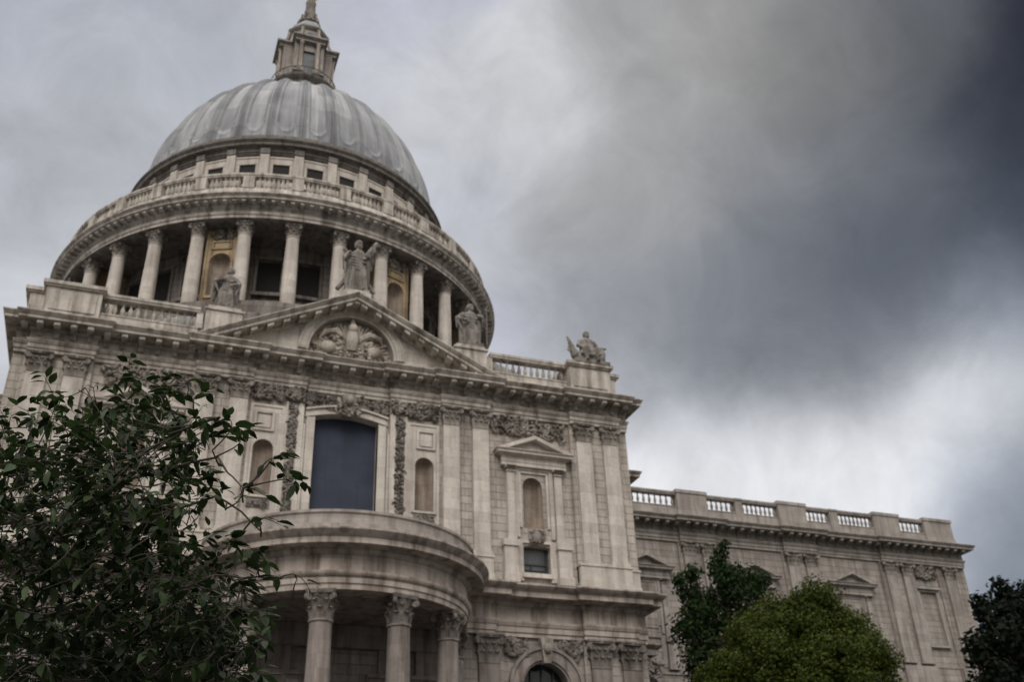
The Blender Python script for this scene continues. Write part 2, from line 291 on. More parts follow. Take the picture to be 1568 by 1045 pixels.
    def wall_hole(s, x0, x1, z0, z1, y, hx0, hx1, hz0, hs, arch=1.0, n=14, depth=.4, niche=False):
        # wall facing -y with an arched opening: sill hz0, springing hs, rise = arch * half width
        c = (hx0+hx1)/2; h = (hx1-hx0)/2
        q = lambda a, b_, c_, d: s.poly([a, b_, c_, d])
        if hx0 > x0: q((x0,y,z0),(hx0,y,z0),(hx0,y,z1),(x0,y,z1))
        if x1 > hx1: q((hx1,y,z0),(x1,y,z0),(x1,y,z1),(hx1,y,z1))
        if hz0 > z0: q((hx0,y,z0),(hx1,y,z0),(hx1,y,hz0),(hx0,y,hz0))
        ar = [(c-h*cos(pi*i/n), hs+h*arch*sin(pi*i/n)) for i in range(n+1)]
        for (xa, za), (xb, zb) in zip(ar, ar[1:]): q((xa,y,za),(xb,y,zb),(xb,y,z1),(xa,y,z1))
        out = [(hx0, hz0)]+ar+[(hx1, hz0)]
        if not niche:
            for (xa, za), (xb, zb) in zip(out, out[1:]): q((xa,y,za),(xa,y+depth,za),(xb,y+depth,zb),(xb,y,zb))
            q((hx0,y,hz0),(hx1,y,hz0),(hx1,y+depth,hz0),(hx0,y+depth,hz0))
    def niche(s, y, hx0, hx1, hz0, hs, k=.9, n=14):
        c = (hx0+hx1)/2; h = (hx1-hx0)/2; b = len(s.v)
        for i in range(n+1):
            a = pi-pi*i/n
            s.v.append((c+h*cos(a), y+h*k*sin(a), hz0)); s.v.append((c+h*cos(a), y+h*k*sin(a), hs))
        for i in range(n): s.face((b+2*i, b+2*i+2, b+2*i+3, b+2*i+1), None, True)
        s.poly([(c+h*cos(pi-pi*i/n), y+h*k*sin(pi*i/n), hz0) for i in range(n+1)][::-1])
        b = len(s.v); R = 6
        for j in range(R+1):
            th = pi/2*(1-j/R)
            for i in range(n+1):
                ph = pi-pi*i/n
                s.v.append((c+h*cos(ph), y+h*k*sin(ph)*sin(th), hs+h*sin(ph)*cos(th)))
        for j in range(R):
            for i in range(n):
                q = b+j*(n+1)+i; s.face((q, q+1, q+n+2, q+n+1), None, True)
    def xform(s, mat, start=0):
        for i in range(start, len(s.v)): s.v[i] = tuple(mat @ Vector(s.v[i]))
    def mirror_x(s):
        o = MB(); o.v = [(-x, y, z) for x, y, z in s.v]; o.f = [tuple(reversed(f)) for f in s.f]
        o.uv = [None if u is None else list(reversed([(-a, b) for a, b in u])) for u in s.uv]; o.sm = list(s.sm); return o
    def join(s, o):
        b = len(s.v); s.v += o.v; s.f += [tuple(i+b for i in f) for f in o.f]; s.uv += o.uv; s.sm += o.sm
    def mesh(s, name):
        me = bpy.data.meshes.new(name); me.from_pydata(s.v, [], s.f)
        uvl = me.uv_layers.new(name='UVMap'); data = np.zeros((len(me.loops), 2), np.float32); k = 0
        for f, uv in zip(s.f, s.uv):
            if uv is None:
                p = [Vector(s.v[i]) for i in f[:4]]
                n = (p[1]-p[0]).cross(p[2]-p[1]); ax, ay, az = abs(n.x), abs(n.y), abs(n.z)
                if az > ax and az > ay: w = lambda q: (q[0], q[1])
                elif ax > ay: w = lambda q: (q[1], q[2])
                else: w = lambda q: (q[0], q[2])
                for i in f: data[k] = w(s.v[i]); k += 1
            else:
                for q in uv: data[k] = q; k += 1
        uvl.data.foreach_set('uv', data.ravel())
        me.polygons.foreach_set('use_smooth', s.sm)
        me.update()
        if any(s.sm): me.set_sharp_from_angle(angle=math.radians(40))
        return me
RECOLOUR = {}
def obj(name, me, mat, parent=None, loc=None, rz=0):
    if isinstance(me, MB): me = me.mesh(name)
    if mat and not me.materials: me.materials.append(MAT[mat])
    elif mat and me.materials[0].name != mat:
        k = (me.name, mat)
        if k not in RECOLOUR: RECOLOUR[k] = me.copy(); RECOLOUR[k].materials[0] = MAT[mat]
        me = RECOLOUR[k]
    o = bpy.data.objects.new(name, me); C.objects.link(o)
    if parent: o.parent = parent
    if loc: o.location = loc
    if rz: o.rotation_euler = (0, 0, rz)
    return o
def tag(o, label=None, cat=None, group=None, kind=None):
    for k, v in (('label', label), ('category', cat), ('group', group), ('kind', kind)):
        if v: o[k] = v
    return o
def empty(name, loc, label, cat):
    o = bpy.data.objects.new(name, None); C.objects.link(o); o.location = loc; o.empty_display_size = .5
    return tag(o, label, cat)
def copy_tree(o, parent=None, loc=None, rz=None):
    c = o.copy(); C.objects.link(c)
    if parent: c.parent = parent
    if loc is not None: c.location = loc
    if rz is not None: c.rotation_euler = (0, 0, rz)
    for ch in list(o.children): copy_tree(ch, c)
    return c

# ------------------------------------------------------------------ ground
g = MB(); g.poly([(-900,-900,0),(900,-900,0),(900,900,0),(-900,900,0)])
tag(obj('ground', g, 'lawn'), kind='structure')
g = MB(); g.poly([(-14,-60,.004),(20,-60,.004),(20,-7,.004),(-14,-7,.004)])
tag(obj('pavement', g, 'paving'), kind='structure')

# ------------------------------------------------------------------ the cathedral
cath = empty('cathedral', (0, 0, 0), 'pale stone domed cathedral with columned drum, pedimented transept and curved portico', 'cathedral')
def part(name, mb, mat, parent=None, loc=None, rz=0): return obj(name, mb, mat, parent or cath, loc, rz)
def sym(fn):
    a = MB(); fn(a); b = a.mirror_x(); a.join(b); return a

def psym(name, fn, mat):
    a = MB(); fn(a); part(name, a, mat); part(name, a.mirror_x(), mat)
def leaf_strip(mb, base, out, up, h, w, curl, th=.05):
    # one acanthus leaf: a tapered slab that leans out and curls at its tip
    base = Vector(base); out = Vector(out).normalized(); side = Vector((-out.y, out.x, 0)); b = len(mb.v)
    secs = [(0, 0, .75), (.35, .10, 1.0), (.7, .30, 1.0), (.92, .75, .85), (1.0, 1.1, .6), (.88, 1.25, .3)]
    for hz, co, ww in secs:
        c = base+Vector((0, 0, hz*h))+out*(co*curl)
        for sx, so in ((-1, 0), (1, 0), (1, -th), (-1, -th)):
            mb.v.append(tuple(c+side*(sx*ww*w/2)+out*so))
    for i in range(len(secs)-1):
        for j in range(4):
            j2 = (j+1) % 4; mb.face((b+i*4+j, b+i*4+j2, b+i*4+4+j2, b+i*4+4+j))
    e = b+(len(secs)-1)*4; mb.face((e, e+1, e+2, e+3))
def volute(mb, c, ax, r, w):
    ax = Vector(ax).normalized(); o = Vector((-ax.y, ax.x, 0)); b = len(mb.v); n = 10
    for s_ in (-1, 1):
        for i in range(n):
            a = 2*pi*i/n; mb.v.append(tuple(Vector(c)+o*(cos(a)*r)+Vector((0, 0, sin(a)*r))+ax*(s_*w/2)))
    for i in range(n):
        j = (i+1) % n; mb.face((b+i, b+j, b+n+j, b+n+i))
    mb.face([b+i for i in reversed(range(n))]); mb.face([b+n+i for i in range(n)])
def capital_round(r, h):
    m = MB()
    m.lathe([(r*1.1, 0), (r*1.1, h*.05), (r*.97, h*.06), (r*.97, h*.5), (r*1.1, h*.72), (r*1.25, h*.84)], n=16)
    for k in range(8):
        a = 2*pi*k/8; d = (sin(a), -cos(a), 0); leaf_strip(m, (d[0]*r*1.02, d[1]*r*1.02, h*.05), d, 1, h*.36, r*.66, r*.28)
    for k in range(8):
        a = 2*pi*(k+.5)/8; d = (sin(a), -cos(a), 0); leaf_strip(m, (d[0]*r, d[1]*r, h*.25), d, 1, h*.42, r*.6, r*.34)
    for k in range(4):
        a = pi/4+k*pi/2; d = Vector((sin(a), -cos(a), 0)); sd_ = Vector((-d.y, d.x, 0))
        volute(m, d*r*1.5+Vector((0, 0, h*.74)), sd_, h*.13, r*.32)
        m.tube([d*r*1.0+Vector((0, 0, h*.5)), d*r*1.2+Vector((0, 0, h*.72)), d*r*1.5+Vector((0, 0, h*.84))], [r*.1, r*.13, r*.12], 6)
        a = k*pi/2; d = Vector((sin(a), -cos(a), 0)); m.ball(d*r*1.28+Vector((0, 0, h*.9)), r*.2, 6, 4)
    R = r*1.52; pts = []
    for k in range(4):
        a = pi/4+k*pi/2
        for da, q in ((-.1, 1.12), (.1, 1.12), (pi/4, .78)):
            pts.append((sin(a+da)*R*q, -cos(a+da)*R*q))
    b = len(m.v); n = len(pts)
    for z, s_ in ((h*.86, .96), (h*.93, 1.0), (h, 1.03)):
        m.v += [(x*s_, y*s_, z) for x, y in pts]
    for l in range(2):
        for i in range(n): j = (i+1) % n; m.face((b+l*n+i, b+l*n+j, b+l*n+n+j, b+l*n+n+i))
    m.face([b+2*n+i for i in range(n)]); m.face([b+i for i in reversed(range(n))])
    return m
def capital_flat(w, h, d=.3):
    # pilaster capital centred on x = 0, face at y = 0, back at y = d
    m = MB(); hw = w/2
    m.box(-hw*1.04, hw*1.04, -.03, d, 0, h*.06)
    m.frustum(0, d/2, h*.06, h*.86, hw*.97, d/2-.01, hw*1.12, d/2+.08)
    for k in range(3):
        x = (k-1)*w*.33; leaf_strip(m, (x, -.0, h*.05), (0, -1, 0), 1, h*.36, w*.3, w*.13)
    for k in range(4):
        x = (k-1.5)*w*.29; leaf_strip(m, (x, -.02, h*.27), (0, -1, 0), 1, h*.42, w*.25, w*.16)
    for sx in (-1, 1):
        leaf_strip(m, (sx*hw, d*.4, h*.05), (sx, 0, 0), 1, h*.36, w*.25, w*.12); leaf_strip(m, (sx*hw, d*.4, h*.27), (sx, 0, 0), 1, h*.42, w*.25, w*.14)
        volute(m, (sx*hw*1.18, -.12, h*.75), (sx*.6, 1, 0), h*.13, w*.16)
        m.tube([(sx*hw*.4, -.05, h*.5), (sx*hw*.8, -.1, h*.74), (sx*hw*1.15, -.14, h*.86)], [w*.05, w*.07, w*.06], 6)
    m.ball((0, -.2, h*.9), w*.1, 6, 4)
    m.box(-hw*1.32, hw*1.32, -.2, d, h*.87, h*.93); m.box(-hw*1.38, hw*1.38, -.25, d, h*.93, h)
    return m
def carve(mb, x0, x1, z0, z1, y, dep, n, rng, big=.16):
    # a carved swag or trail of foliage: curling leaves and fruit standing off the wall
    for i in range(n):
        x = rng.uniform(x0, x1); z = rng.uniform(z0, z1); r = rng.uniform(.4, 1)*big
        R = Matrix.Rotation(rng.uniform(0, pi), 3, 'Y') @ Matrix.Rotation(rng.uniform(-.5, .5), 3, 'X')
        mb.ball((x, y-rng.uniform(0, dep*.5), z), (r, dep*rng.uniform(.4, .8), r*rng.uniform(.3, .7)), 6, 4, R)
    for i in range(n//5):
        x = rng.uniform(x0, x1); z = rng.uniform(z0, z1); a = rng.uniform(0, 6.3); q = rng.choice((-1, 1)); r = big*rng.uniform(.7, 1.3)
        mb.tube([(x+cos(a+q*t_)*r*(1-t_*.12), y-dep*.5, z+sin(a+q*t_)*r*(1-t_*.12)) for t_ in np.linspace(0, 4.5, 8)], np.linspace(.06, .03, 8)*big/.16, 5)
rng = random.Random(3)

# zone limits along the facade (|x|) and wall planes
XA, XB, XC, XD, XE, XF = 2.42, 5.40, 8.34, 13.5, 16.74, 17.40
YA, YB, YC_, YD, YE, YF = .42, .26, .16, .36, .16, .36
Z0, ZP, ZBASE, ZN, ZCAP = 18.0, 18.25, 19.55, 27.15, 28.3

# --- upper storey wall
def wall_right(a):
    # zone A jamb strip beside the great window
    a.box(1.80, XA, YA, YA+.8, 17.9, 28.35)
    # B: niche bay
    a.wall_hole(XA, XC, 17.9, 28.35, YB, 3.92, 5.0, 21.8, 24.45, 1.0, niche=True)
    a.poly([(XA, YB, 17.9), (XA, YB, 28.35), (XA, YA, 28.35), (XA, YA, 17.9)])
    # D: opening for the small window below, niche above (split in two bands)
    a.wall_hole(XC, XD, 17.9, 20.9, YD, 10.3, 11.9, 18.87, 20.38, .12, depth=.5)
    a.wall_hole(XC, XD, 20.9, 28.35, YD, 10.4, 11.6, 21.5, 24.0, 1.0, niche=True)
    a.poly([(XC, YB, 17.9), (XC, YD, 17.9), (XC, YD, 28.35), (XC, YB, 28.35)])
    a.poly([(XD, YD, 17.9), (XD, YE, 17.9), (XD, YE, 28.35), (XD, YD, 28.35)])
    a.poly([(XD, YE, 17.9), (XE, YE, 17.9), (XE, YE, 28.35), (XD, YE, 28.35)])
    a.poly([(XE, YE, 17.9), (XE, YF, 17.9), (XE, YF, 28.35), (XE, YE, 28.35)])
    a.poly([(XE, YF, 17.9), (XF, YF, 17.9), (XF, YF, 28.35), (XE, YF, 28.35)])
    a.poly([(XF, YF, 17.9), (XF, 17.4, 17.9), (XF, 17.4, 28.35), (XF, YF, 28.35)])
psym('upper_wall', wall_right, 'stone_wall')
def head(a):
    # wall over the great window
    n = 12; pts = [(-1.8+3.6*i/n, 26.86+.26*sin(pi*i/n)) for i in range(n+1)]
    for (xa, za), (xb, zb) in zip(pts, pts[1:]):
        a.poly([(xa, YA, za), (xb, YA, zb), (xb, YA, 28.35), (xa, YA, 28.35)]); a.poly([(xa, YA, za), (xa, YA+.8, za), (xb, YA+.8, zb), (xb, YA, zb)])
a = MB(); head(a); part('window_head_wall', a, 'stone')
# niches and their linings
def niches(a):
    a.niche(YB, 3.92, 5.0, 21.8, 24.45)
    a.niche(YD, 10.4, 11.6, 21.5, 24.0)
for s_ in (1, -1):
    for args in ((YB, 3.92, 5.0, 21.8, 24.45), (YD, 10.4, 11.6, 21.5, 24.0)):
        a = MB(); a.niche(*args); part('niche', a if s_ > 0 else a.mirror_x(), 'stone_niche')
# smooth dressed panels of the niche bays
def bayB(a):
    y = YB
    # raised border of the whole bay
    for x0, x1, z0, z1 in ((3.42, 3.6, 19.5, 27.1), (5.16, 5.32, 19.5, 27.1), (3.6, 5.16, 26.95, 27.1)): a.box(x0, x1, y-.08, y+.02, z0, z1)
    # dressed face between, around the niche
    a.wall_hole(3.6, 5.16, 19.5, 26.95, y-.03, 3.92, 5.0, 21.8, 24.45, 1.0, depth=.06)
    # square panel with frame
    for x0, x1, z0, z1 in ((3.98, 5.08, 26.55, 26.68), (3.98, 5.08, 25.5, 25.6), (3.98, 4.12, 25.6, 26.55), (4.94, 5.08, 25.6, 26.55)): a.box(x0, x1, y-.13, y, z0, z1)
    a.box(4.2, 4.86, y-.1, y, 25.7, 26.42)
    # archivolt round the niche
    n = 14
    for i in range(n):
        t0, t1 = pi*i/n, pi*(i+1)/n
        P = [(4.46-r*cos(t_), 24.45+r*sin(t_)) for r, t_ in ((.56, t0), (.66, t0), (.66, t1), (.56, t1))]
        a.prism_xz(P[::-1], y-.07, y)
    a.box(3.8, 3.92, y-.06, y, 21.8, 24.45); a.box(5.0, 5.12, y-.06, y, 21.8, 24.45)
    a.box(3.74, 5.14, y-.14, y+.0, 21.68, 21.8)
    # light strips framing the foliage trail
    a.box(2.44, 2.74, y-.1, y+.02, 18.2, 27.4); a.box(3.30, 3.42, y-.1, y+.02, 18.2, 27.4)
    a.box(2.74, 3.30, y-.02, y+.02, 18.2, 27.4)
psym('niche_bay_panel', bayB, 'stone')
for s_ in (1, -1):
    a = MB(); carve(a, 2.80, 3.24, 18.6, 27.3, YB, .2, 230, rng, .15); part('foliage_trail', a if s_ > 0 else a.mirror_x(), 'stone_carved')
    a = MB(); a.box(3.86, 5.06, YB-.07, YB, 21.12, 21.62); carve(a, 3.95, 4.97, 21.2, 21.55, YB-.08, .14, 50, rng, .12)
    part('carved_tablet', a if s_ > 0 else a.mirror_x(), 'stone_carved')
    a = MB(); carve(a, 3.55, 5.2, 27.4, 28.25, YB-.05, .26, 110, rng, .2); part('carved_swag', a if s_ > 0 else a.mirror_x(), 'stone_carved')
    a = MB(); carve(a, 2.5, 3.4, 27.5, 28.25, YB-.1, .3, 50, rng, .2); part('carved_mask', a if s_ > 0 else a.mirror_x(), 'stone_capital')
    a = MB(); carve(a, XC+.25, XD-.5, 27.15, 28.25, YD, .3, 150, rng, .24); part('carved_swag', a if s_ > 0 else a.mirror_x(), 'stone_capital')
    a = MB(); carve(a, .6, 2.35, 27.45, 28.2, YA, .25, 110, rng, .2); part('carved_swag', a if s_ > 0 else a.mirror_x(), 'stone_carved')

# --- great window
win = part('window', (lambda a: (a.box(-1.8, 1.8, YA+.55, YA+.7, 17.9, 27.2), a)[1])(MB()), 'blue_cover')
tag(win, 'tall window covered in dark blue sheeting')
def frame(a):
    for s_ in (-1, 1):
        x0, x1 = sorted((s_*1.79, s_*2.26)); a.box(x0, x1, YA-.1, YA+.3, 17.9, 26.72)
        x0, x1 = sorted((s_*1.79, s_*1.92)); a.box(x0, x1, YA-.05, YA+.55, 17.9, 26.86)
        x0, x1 = sorted((s_*2.3, s_*2.42)); a.box(x0, x1, YA-.22, YA, 17.9, 26.2)
    n = 16
    for i in range(n):
        x0, x1 = -2.32+4.64*i/n, -2.32+4.64*(i+1)/n
        zb = lambda x: 26.72+.40*cos(x/2.32*pi/2)
        a.prism_xz([(x0, zb(x0)), (x1, zb(x1)), (x1, zb(x1)+.38), (x0, zb(x0)+.38)], YA-.12, YA+.3)
        a.prism_xz([(x0, zb(x0)+.38), (x1, zb(x1)+.38), (x1, zb(x1)+.5), (x0, zb(x0)+.5)], YA-.24, YA+.0)
a = MB(); frame(a); part('frame', a, 'stone', win)
a = MB(); a.frustum(0, YA-.1, 26.95, 28.2, .26, .22, .42, .34); carve(a, -.62, .62, 27.1, 27.7, YA-.25, .28, 60, rng, .18)
a.ball((0, YA-.52, 27.85), (.24, .2, .28), 10, 8); part('keystone', a, 'stone_capital', win)

# --- small windows with aedicules
def aedicule(name, cx, y, zb, mats, flip=1, window=True, low=20.6):
    a = MB(); b1, b2 = 1.25, 1.7
    for s_ in (-1, 1):
        x0, x1 = sorted((cx+s_*b1, cx+s_*b2)); a.box(x0, x1, y-.28, y, low, 24.75)
        a.box(x0-.05, x1+.05, y-.33, y, low, low+.22)
        a.box(x0-.04, x1+.04, y-.34, y, 24.75, 24.82); a.box(x0-.1, x1+.1, y-.38, y, 24.98, 25.12)
        x0, x1 = sorted((cx+s_*.96, cx+s_*1.2)); a.box(x0, x1, y-.14, y, low+.3, 24.98)
        x0, x1 = sorted((cx+s_*.78, cx+s_*.93)); a.box(x0, x1, y-.09, y, low+.9, 24.8)
    a.box(cx-.93, cx+.93, y-.09, y, 24.80, 24.98)
    a.box(cx-1.2, cx+1.2, y-.16, y, 24.98, 25.12)
    P = [(0, 25.12), (.30, 25.12), (.30, 25.3), (.34, 25.36), (.30, 25.38), (.30, 25.68), (.42, 25.74), (.62, 25.8), (.62, 25.9), (.72, 26.0), (.72, 26.03), (0, 26.06)]
    a.sweep([(cx-1.72, y), (cx-1.72, y-.02), (cx+1.72, y-.02), (cx+1.72, y)], P, 1.0)
    # pediment
    w, h = 2.36, .98
    a.prism_xz([(cx-w+.5, 26.03), (cx+w-.5, 26.03), (cx, 26.03+h-.22)], y-.28, y)
    for s_ in (-1, 1):
        q = [(cx+s_*w, 26.03), (cx, 26.03+h), (cx, 26.03+h-.24), (cx+s_*(w-.55), 26.03)]
        a.prism_xz(q if s_ < 0 else q, y-.7, y) if s_ < 0 else a.prism_xz(q[::-1], y-.7, y)
    o = part(name, a, mats)
    a = MB()
    for s_ in (-1, 1):
        c_ = capital_flat(.42, .34, .2); c_.xform(Matrix.Translation((cx+s_*(b1+b2)/2, y-.3, 24.72))); a.join(c_)
    part('carved_cap', a, 'stone_capital', o)
    return o
def pedestals(a, cx, y):
    for s_ in (-1, 1):
        x0, x1 = sorted((cx+s_*1.22, cx+s_*2.02)); a.box(x0, x1, y-.38, y, 18.2, 20.25); a.box(x0-.07, x1+.07, y-.47, y, 20.25, 20.62); a.box(x0-.06, x1+.06, y-.45, y, 18.2, 18.7)
    # flat window surround
    a.box(cx-1.2, cx-.82, y-.12, y, 18.4, 20.75); a.box(cx+.82, cx+1.2, y-.12, y, 18.4, 20.75); a.box(cx-.82, cx+.82, y-.12, y, 20.58, 20.75); a.box(cx-.9, cx+.9, y-.2, y, 18.6, 18.85)
for s_ in (1, -1):
    cx = 11.05*s_
    o = aedicule('aedicule', cx, YD, 0, 'stone')
    a = MB(); pedestals(a, cx, YD); part('pedestal', a, 'stone', o)
    a = MB(); a.box(cx-.85, cx+.85, YD+.42, YD+.5, 18.8, 20.6); w_ = part('small_window', a, 'grey_glass')
    a = MB()
    a.box(cx-.22, cx-.15, YD+.34, YD+.41, 18.87, 19.5); a.box(cx-.82, cx+.82, YD+.35, YD+.40, 19.46, 19.54); a.box(cx-.82, cx+.82, YD+.36, YD+.40, 19.15, 19.18)
    for x0, x1 in ((-.8, -.7), (.7, .8)): a.box(cx+x0, cx+x1, YD+.33, YD+.42, 18.87, 20.5)
    part('glazing_bars', a, 'iron', w_)
    a = MB(); a.ball((cx, YD-.18, 20.95), (.4, .2, .4), 10, 8); carve(a, cx-.42, cx+.42, 20.6, 21.3, YD-.16, .2, 36, rng, .16); part('cartouche', a, 'stone_carved', w_)

# --- pilasters of the upper storey
def pil_mesh(w, h, d, plinth=.28):
    a = MB(); hw = w/2
    a.box(-hw, hw, 0, d, .3, h)
    a.box(-hw-.1, hw+.1, -.1, d, 0, .14); a.box(-hw-.06, hw+.06, -.06, d, .14, .22); a.box(-hw-.03, hw+.03, -.03, d, .22, .3)
    return a.mesh('pilaster')
pm = pil_mesh(.96, ZN-ZBASE, .3); cm = capital_flat(.96, ZCAP-ZN, .3).mesh('capital')
UP = [5.99, 7.76, 14.32, 16.08]
for x in UP+[-v for v in UP]:
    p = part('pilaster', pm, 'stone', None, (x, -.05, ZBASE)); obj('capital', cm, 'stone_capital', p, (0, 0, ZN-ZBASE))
for x0, x1, y in ((XA+.02, XC-2.96, YB-.14), (XC-2.94, XC, -.12), (XD, XE, -.12), (XE+.01, XF+.02, .3)):
    def plinth(a): a.box(x0, x1, y, .5, 18.0, ZBASE-.12); a.box(x0-.05, x1+.05, y-.06, .5, ZBASE-.12, ZBASE); a.box(x0-.04, x1+.04, y-.05, .5, 17.95, 18.5)
    psym('pilaster_plinth', plinth, 'stone')

# --- upper entablature with cornice
EA, EB, EC, ED, EE, EF = .30, .12, -.06, .18, -.06, .18
half = [(0, EA), (XA, EA), (XA, EB), (XB, EB), (XB, EC), (XC, EC), (XC, ED), (XD, ED), (XD, EE), (XE, EE), (XE, EF), (XF, EF), (XF, 10.45), (22.5, 10.45), (22.5, 17.25)]
BR = [32.15, 41.85, 51.65]; YCH = 17.42
ch = []
for c_ in BR: ch += [(c_-1.6, YCH+.18), (c_-1.6, YCH-.06), (c_+1.6, YCH-.06), (c_+1.6, YCH+.18)]
ch = [(22.5, YCH+.18)] + ch[:-2] + [(58.9, YCH-.06), (58.9, 40)]
full = [(-x, y) for x, y in reversed(half)][:-1] + half
full = [p for i, p in enumerate(full) if i == 0 or p != full[i-1]]
full = [p for p in full if not (abs(p[0]) < 1e-6)]
ARCH = [(-.3, 28.3), (.0, 28.3), (0, 28.5), (.06, 28.51), (.06, 28.74), (.11, 28.76), (.19, 28.9), (.19, 28.96), (.02, 28.98)]
FRZ = [(.02, 28.98), (.02, 29.47)]
CORN = [(.02, 29.47), (.12, 29.5), (.16, 29.56), (.18, 29.58), (.18, 29.72), (.98, 29.73), (.98, 29.88), (1.02, 29.9), (1.08, 29.97), (1.16, 30.06), (1.16, 30.12), (-.4, 30.32)]
UPAR = [('architrave', ARCH, 'stone_cornice'), ('frieze', FRZ, 'stone_band'), ('cornice', CORN, 'stone_cornice')]
w = .32; a = MB(); a.box(-w/2, w/2, -.84, -.12, 29.5, 29.715); a.box(-w*.42, w*.42, -.88, -.72, 29.53, 29.714); a.box(-w*.4, w*.4, -.10, .0, 29.2, 29.498)
mdm = a.mesh('modillion'); mdm2 = mdm.copy()
def modillions(parent, path, me, mat, step=.9):
    for (xa, ya), (xb, yb) in zip(path, path[1:]):
        d = Vector((xb-xa, yb-ya)); l = d.length
        if l < .62 or d.y > 3 or d.y < -3: continue
        d /= l; n = max(1, int(round(l/step)))
        for i in range(n):
            c_ = Vector((xa, ya))+d*(l*(i+.5)/n); obj('modillion', me, mat, parent, (c_.x, c_.y, 0), math.atan2(d.y, d.x))
for nm, pr, mt in UPAR:
    a = MB(); a.sweep(full, pr); o = part(nm, a, mt)
    a = MB(); a.sweep(ch, pr); o2 = part(nm, a, 'stone_grey')
    a = MB(); a.sweep([(-75, YCH+.18), (-22.5, YCH+.18)], pr); part(nm, a, 'stone_grey')
    if nm == 'cornice': modillions(o, [q for q in full if abs(q[0]) < 17.5], mdm, 'stone_cornice'); modillions(o2, ch[:-1], mdm2, 'stone_grey')

# --- pediment
ZC = 30.12; HP = 4.36; XP = 8.84
a = MB()
ty = .1
def tymp_top(x): return ZC+.1+(XP-.25-abs(x))*HP/XP
# tympanum wall with the lunette cut out
R0, zc0 = 2.5, 30.86
n = 24; arc = [(-R0*cos(pi*i/n), zc0+R0*sin(pi*i/n)) for i in range(n+1)]
a.poly([(-8.5, ty, ZC), (-R0, ty, ZC), (-R0, ty, zc0), (-R0, ty, tymp_top(R0)), (-8.5, ty, tymp_top(8.5))]); a.poly([(R0, ty, ZC), (8.5, ty, ZC), (8.5, ty, tymp_top(8.5)), (R0, ty, tymp_top(R0)), (R0, ty, zc0)])
for (xa, za), (xb, zb) in zip(arc, arc[1:]):
    a.poly([(xa, ty, za), (xb, ty, zb), (xb, ty, tymp_top(xb)), (xa, ty, tymp_top(xa))]); a.poly([(xa, ty, za), (xa, ty+.5, za), (xb, ty+.5, zb), (xb, ty, zb)])
ped = part('pediment', a, 'stone')
a = MB()
for (r0, r1, y) in ((R0, R0+.16, ty-.06), (R0+.16, R0+.5, ty-.14), (R0+.5, R0+.6, ty-.2)):
    for i in range(n):
        t0, t1 = pi*i/n, pi*(i+1)/n
        a.prism_xz([(-r*cos(t_), zc0+r*sin(t_)) for r, t_ in ((r0, t1), (r1, t1), (r1, t0), (r0, t0))][::-1], y, ty)
part('archivolt', a, 'stone', ped)
a = MB()
a.box(-R0, R0, ty+.42, ty+.5, ZC, 33.5)
for i in range(29):
    t_ = pi*(i+.5)/29; r1 = R0*rng.uniform(.82, .96)
    a.tube([(-.5*cos(t_), ty+.35, zc0+.25+.5*sin(t_)), (-r1*cos(t_)*.6, ty+.2, zc0+r1*sin(t_)*.62), (-r1*cos(t_), ty+.3, zc0+r1*sin(t_))], [.09, .12, .10], 6)
carve(a, -1.2, 1.2, 30.7, 32.0, ty+.25, .4, 90, rng, .28); carve(a, -2.2, 2.2, 30.5, 31.2, ty+.3, .35, 90, rng, .24)
a.tube([(0, ty+.2, 31.2), (0, ty, 32.0), (0, ty+.05, 32.5), (0, ty+.15, 33.3)], [.4, .42, .3, .12], 10); a.ball((0, ty-.1, 32.55), (.3, .3, .34), 10, 8)
for s_ in (-1, 1):
    a.ball((s_*1.35, ty+.15, 31.25), (.5, .35, .42), 10, 8); a.tube([(s_*.4, ty+.1, 31.9), (s_*1.0, ty+.02, 32.3), (s_*1.6, ty+.1, 32.2), (s_*1.9, ty+.3, 31.8)], [.2, .26, .2, .06], 8)
part('lunette_relief', a, 'stone_relief', ped)
a = MB()
PR_ = [(ty+.1, -.62), (-.02, -.62), (-.06, -.50), (-.06, -.40), (-.88, -.40), (-.88, -.22), (-.95, -.2), (-1.08, -.06), (-1.08, 0), (.6, .12)]
for s_ in (-1, 1):
    b = len(a.v); k = len(PR_)
    for x, z in ((s_*XP, ZC+.06), (0, ZC+.06+HP)):
        a.v += [(x, y, z+q*1.05) for y, q in PR_]
    for j in range(k-1):
        q = (b+j, b+k+j, b+k+j+1, b+j+1); a.face(q if s_ < 0 else q[::-1], None)
rk = part('raking_cornice', a, 'stone_cornice', ped)
for s_ in (-1, 1):
    sl_ = -s_*HP/XP; w = .17; a = MB(); a.box(-w, w, -.78, .0, -.24, -.005)
    a.v = [(x, y, z+x*sl_) for x, y, z in a.v]; me = a.mesh('modillion')
    for i in range(9):
        x = s_*(.45+i*.87); obj('modillion', me, 'stone_cornice', rk, (x, 0, ZC+.06+HP*(1-abs(x)/XP)-.42))
# solid behind the pediment and the blocking course
a = MB()
a.prism_xz([(-8.8, 30.2), (8.8, 30.2), (0, ZC+HP)], .62, 1.6)
part('pediment_back', a, 'stone_top')

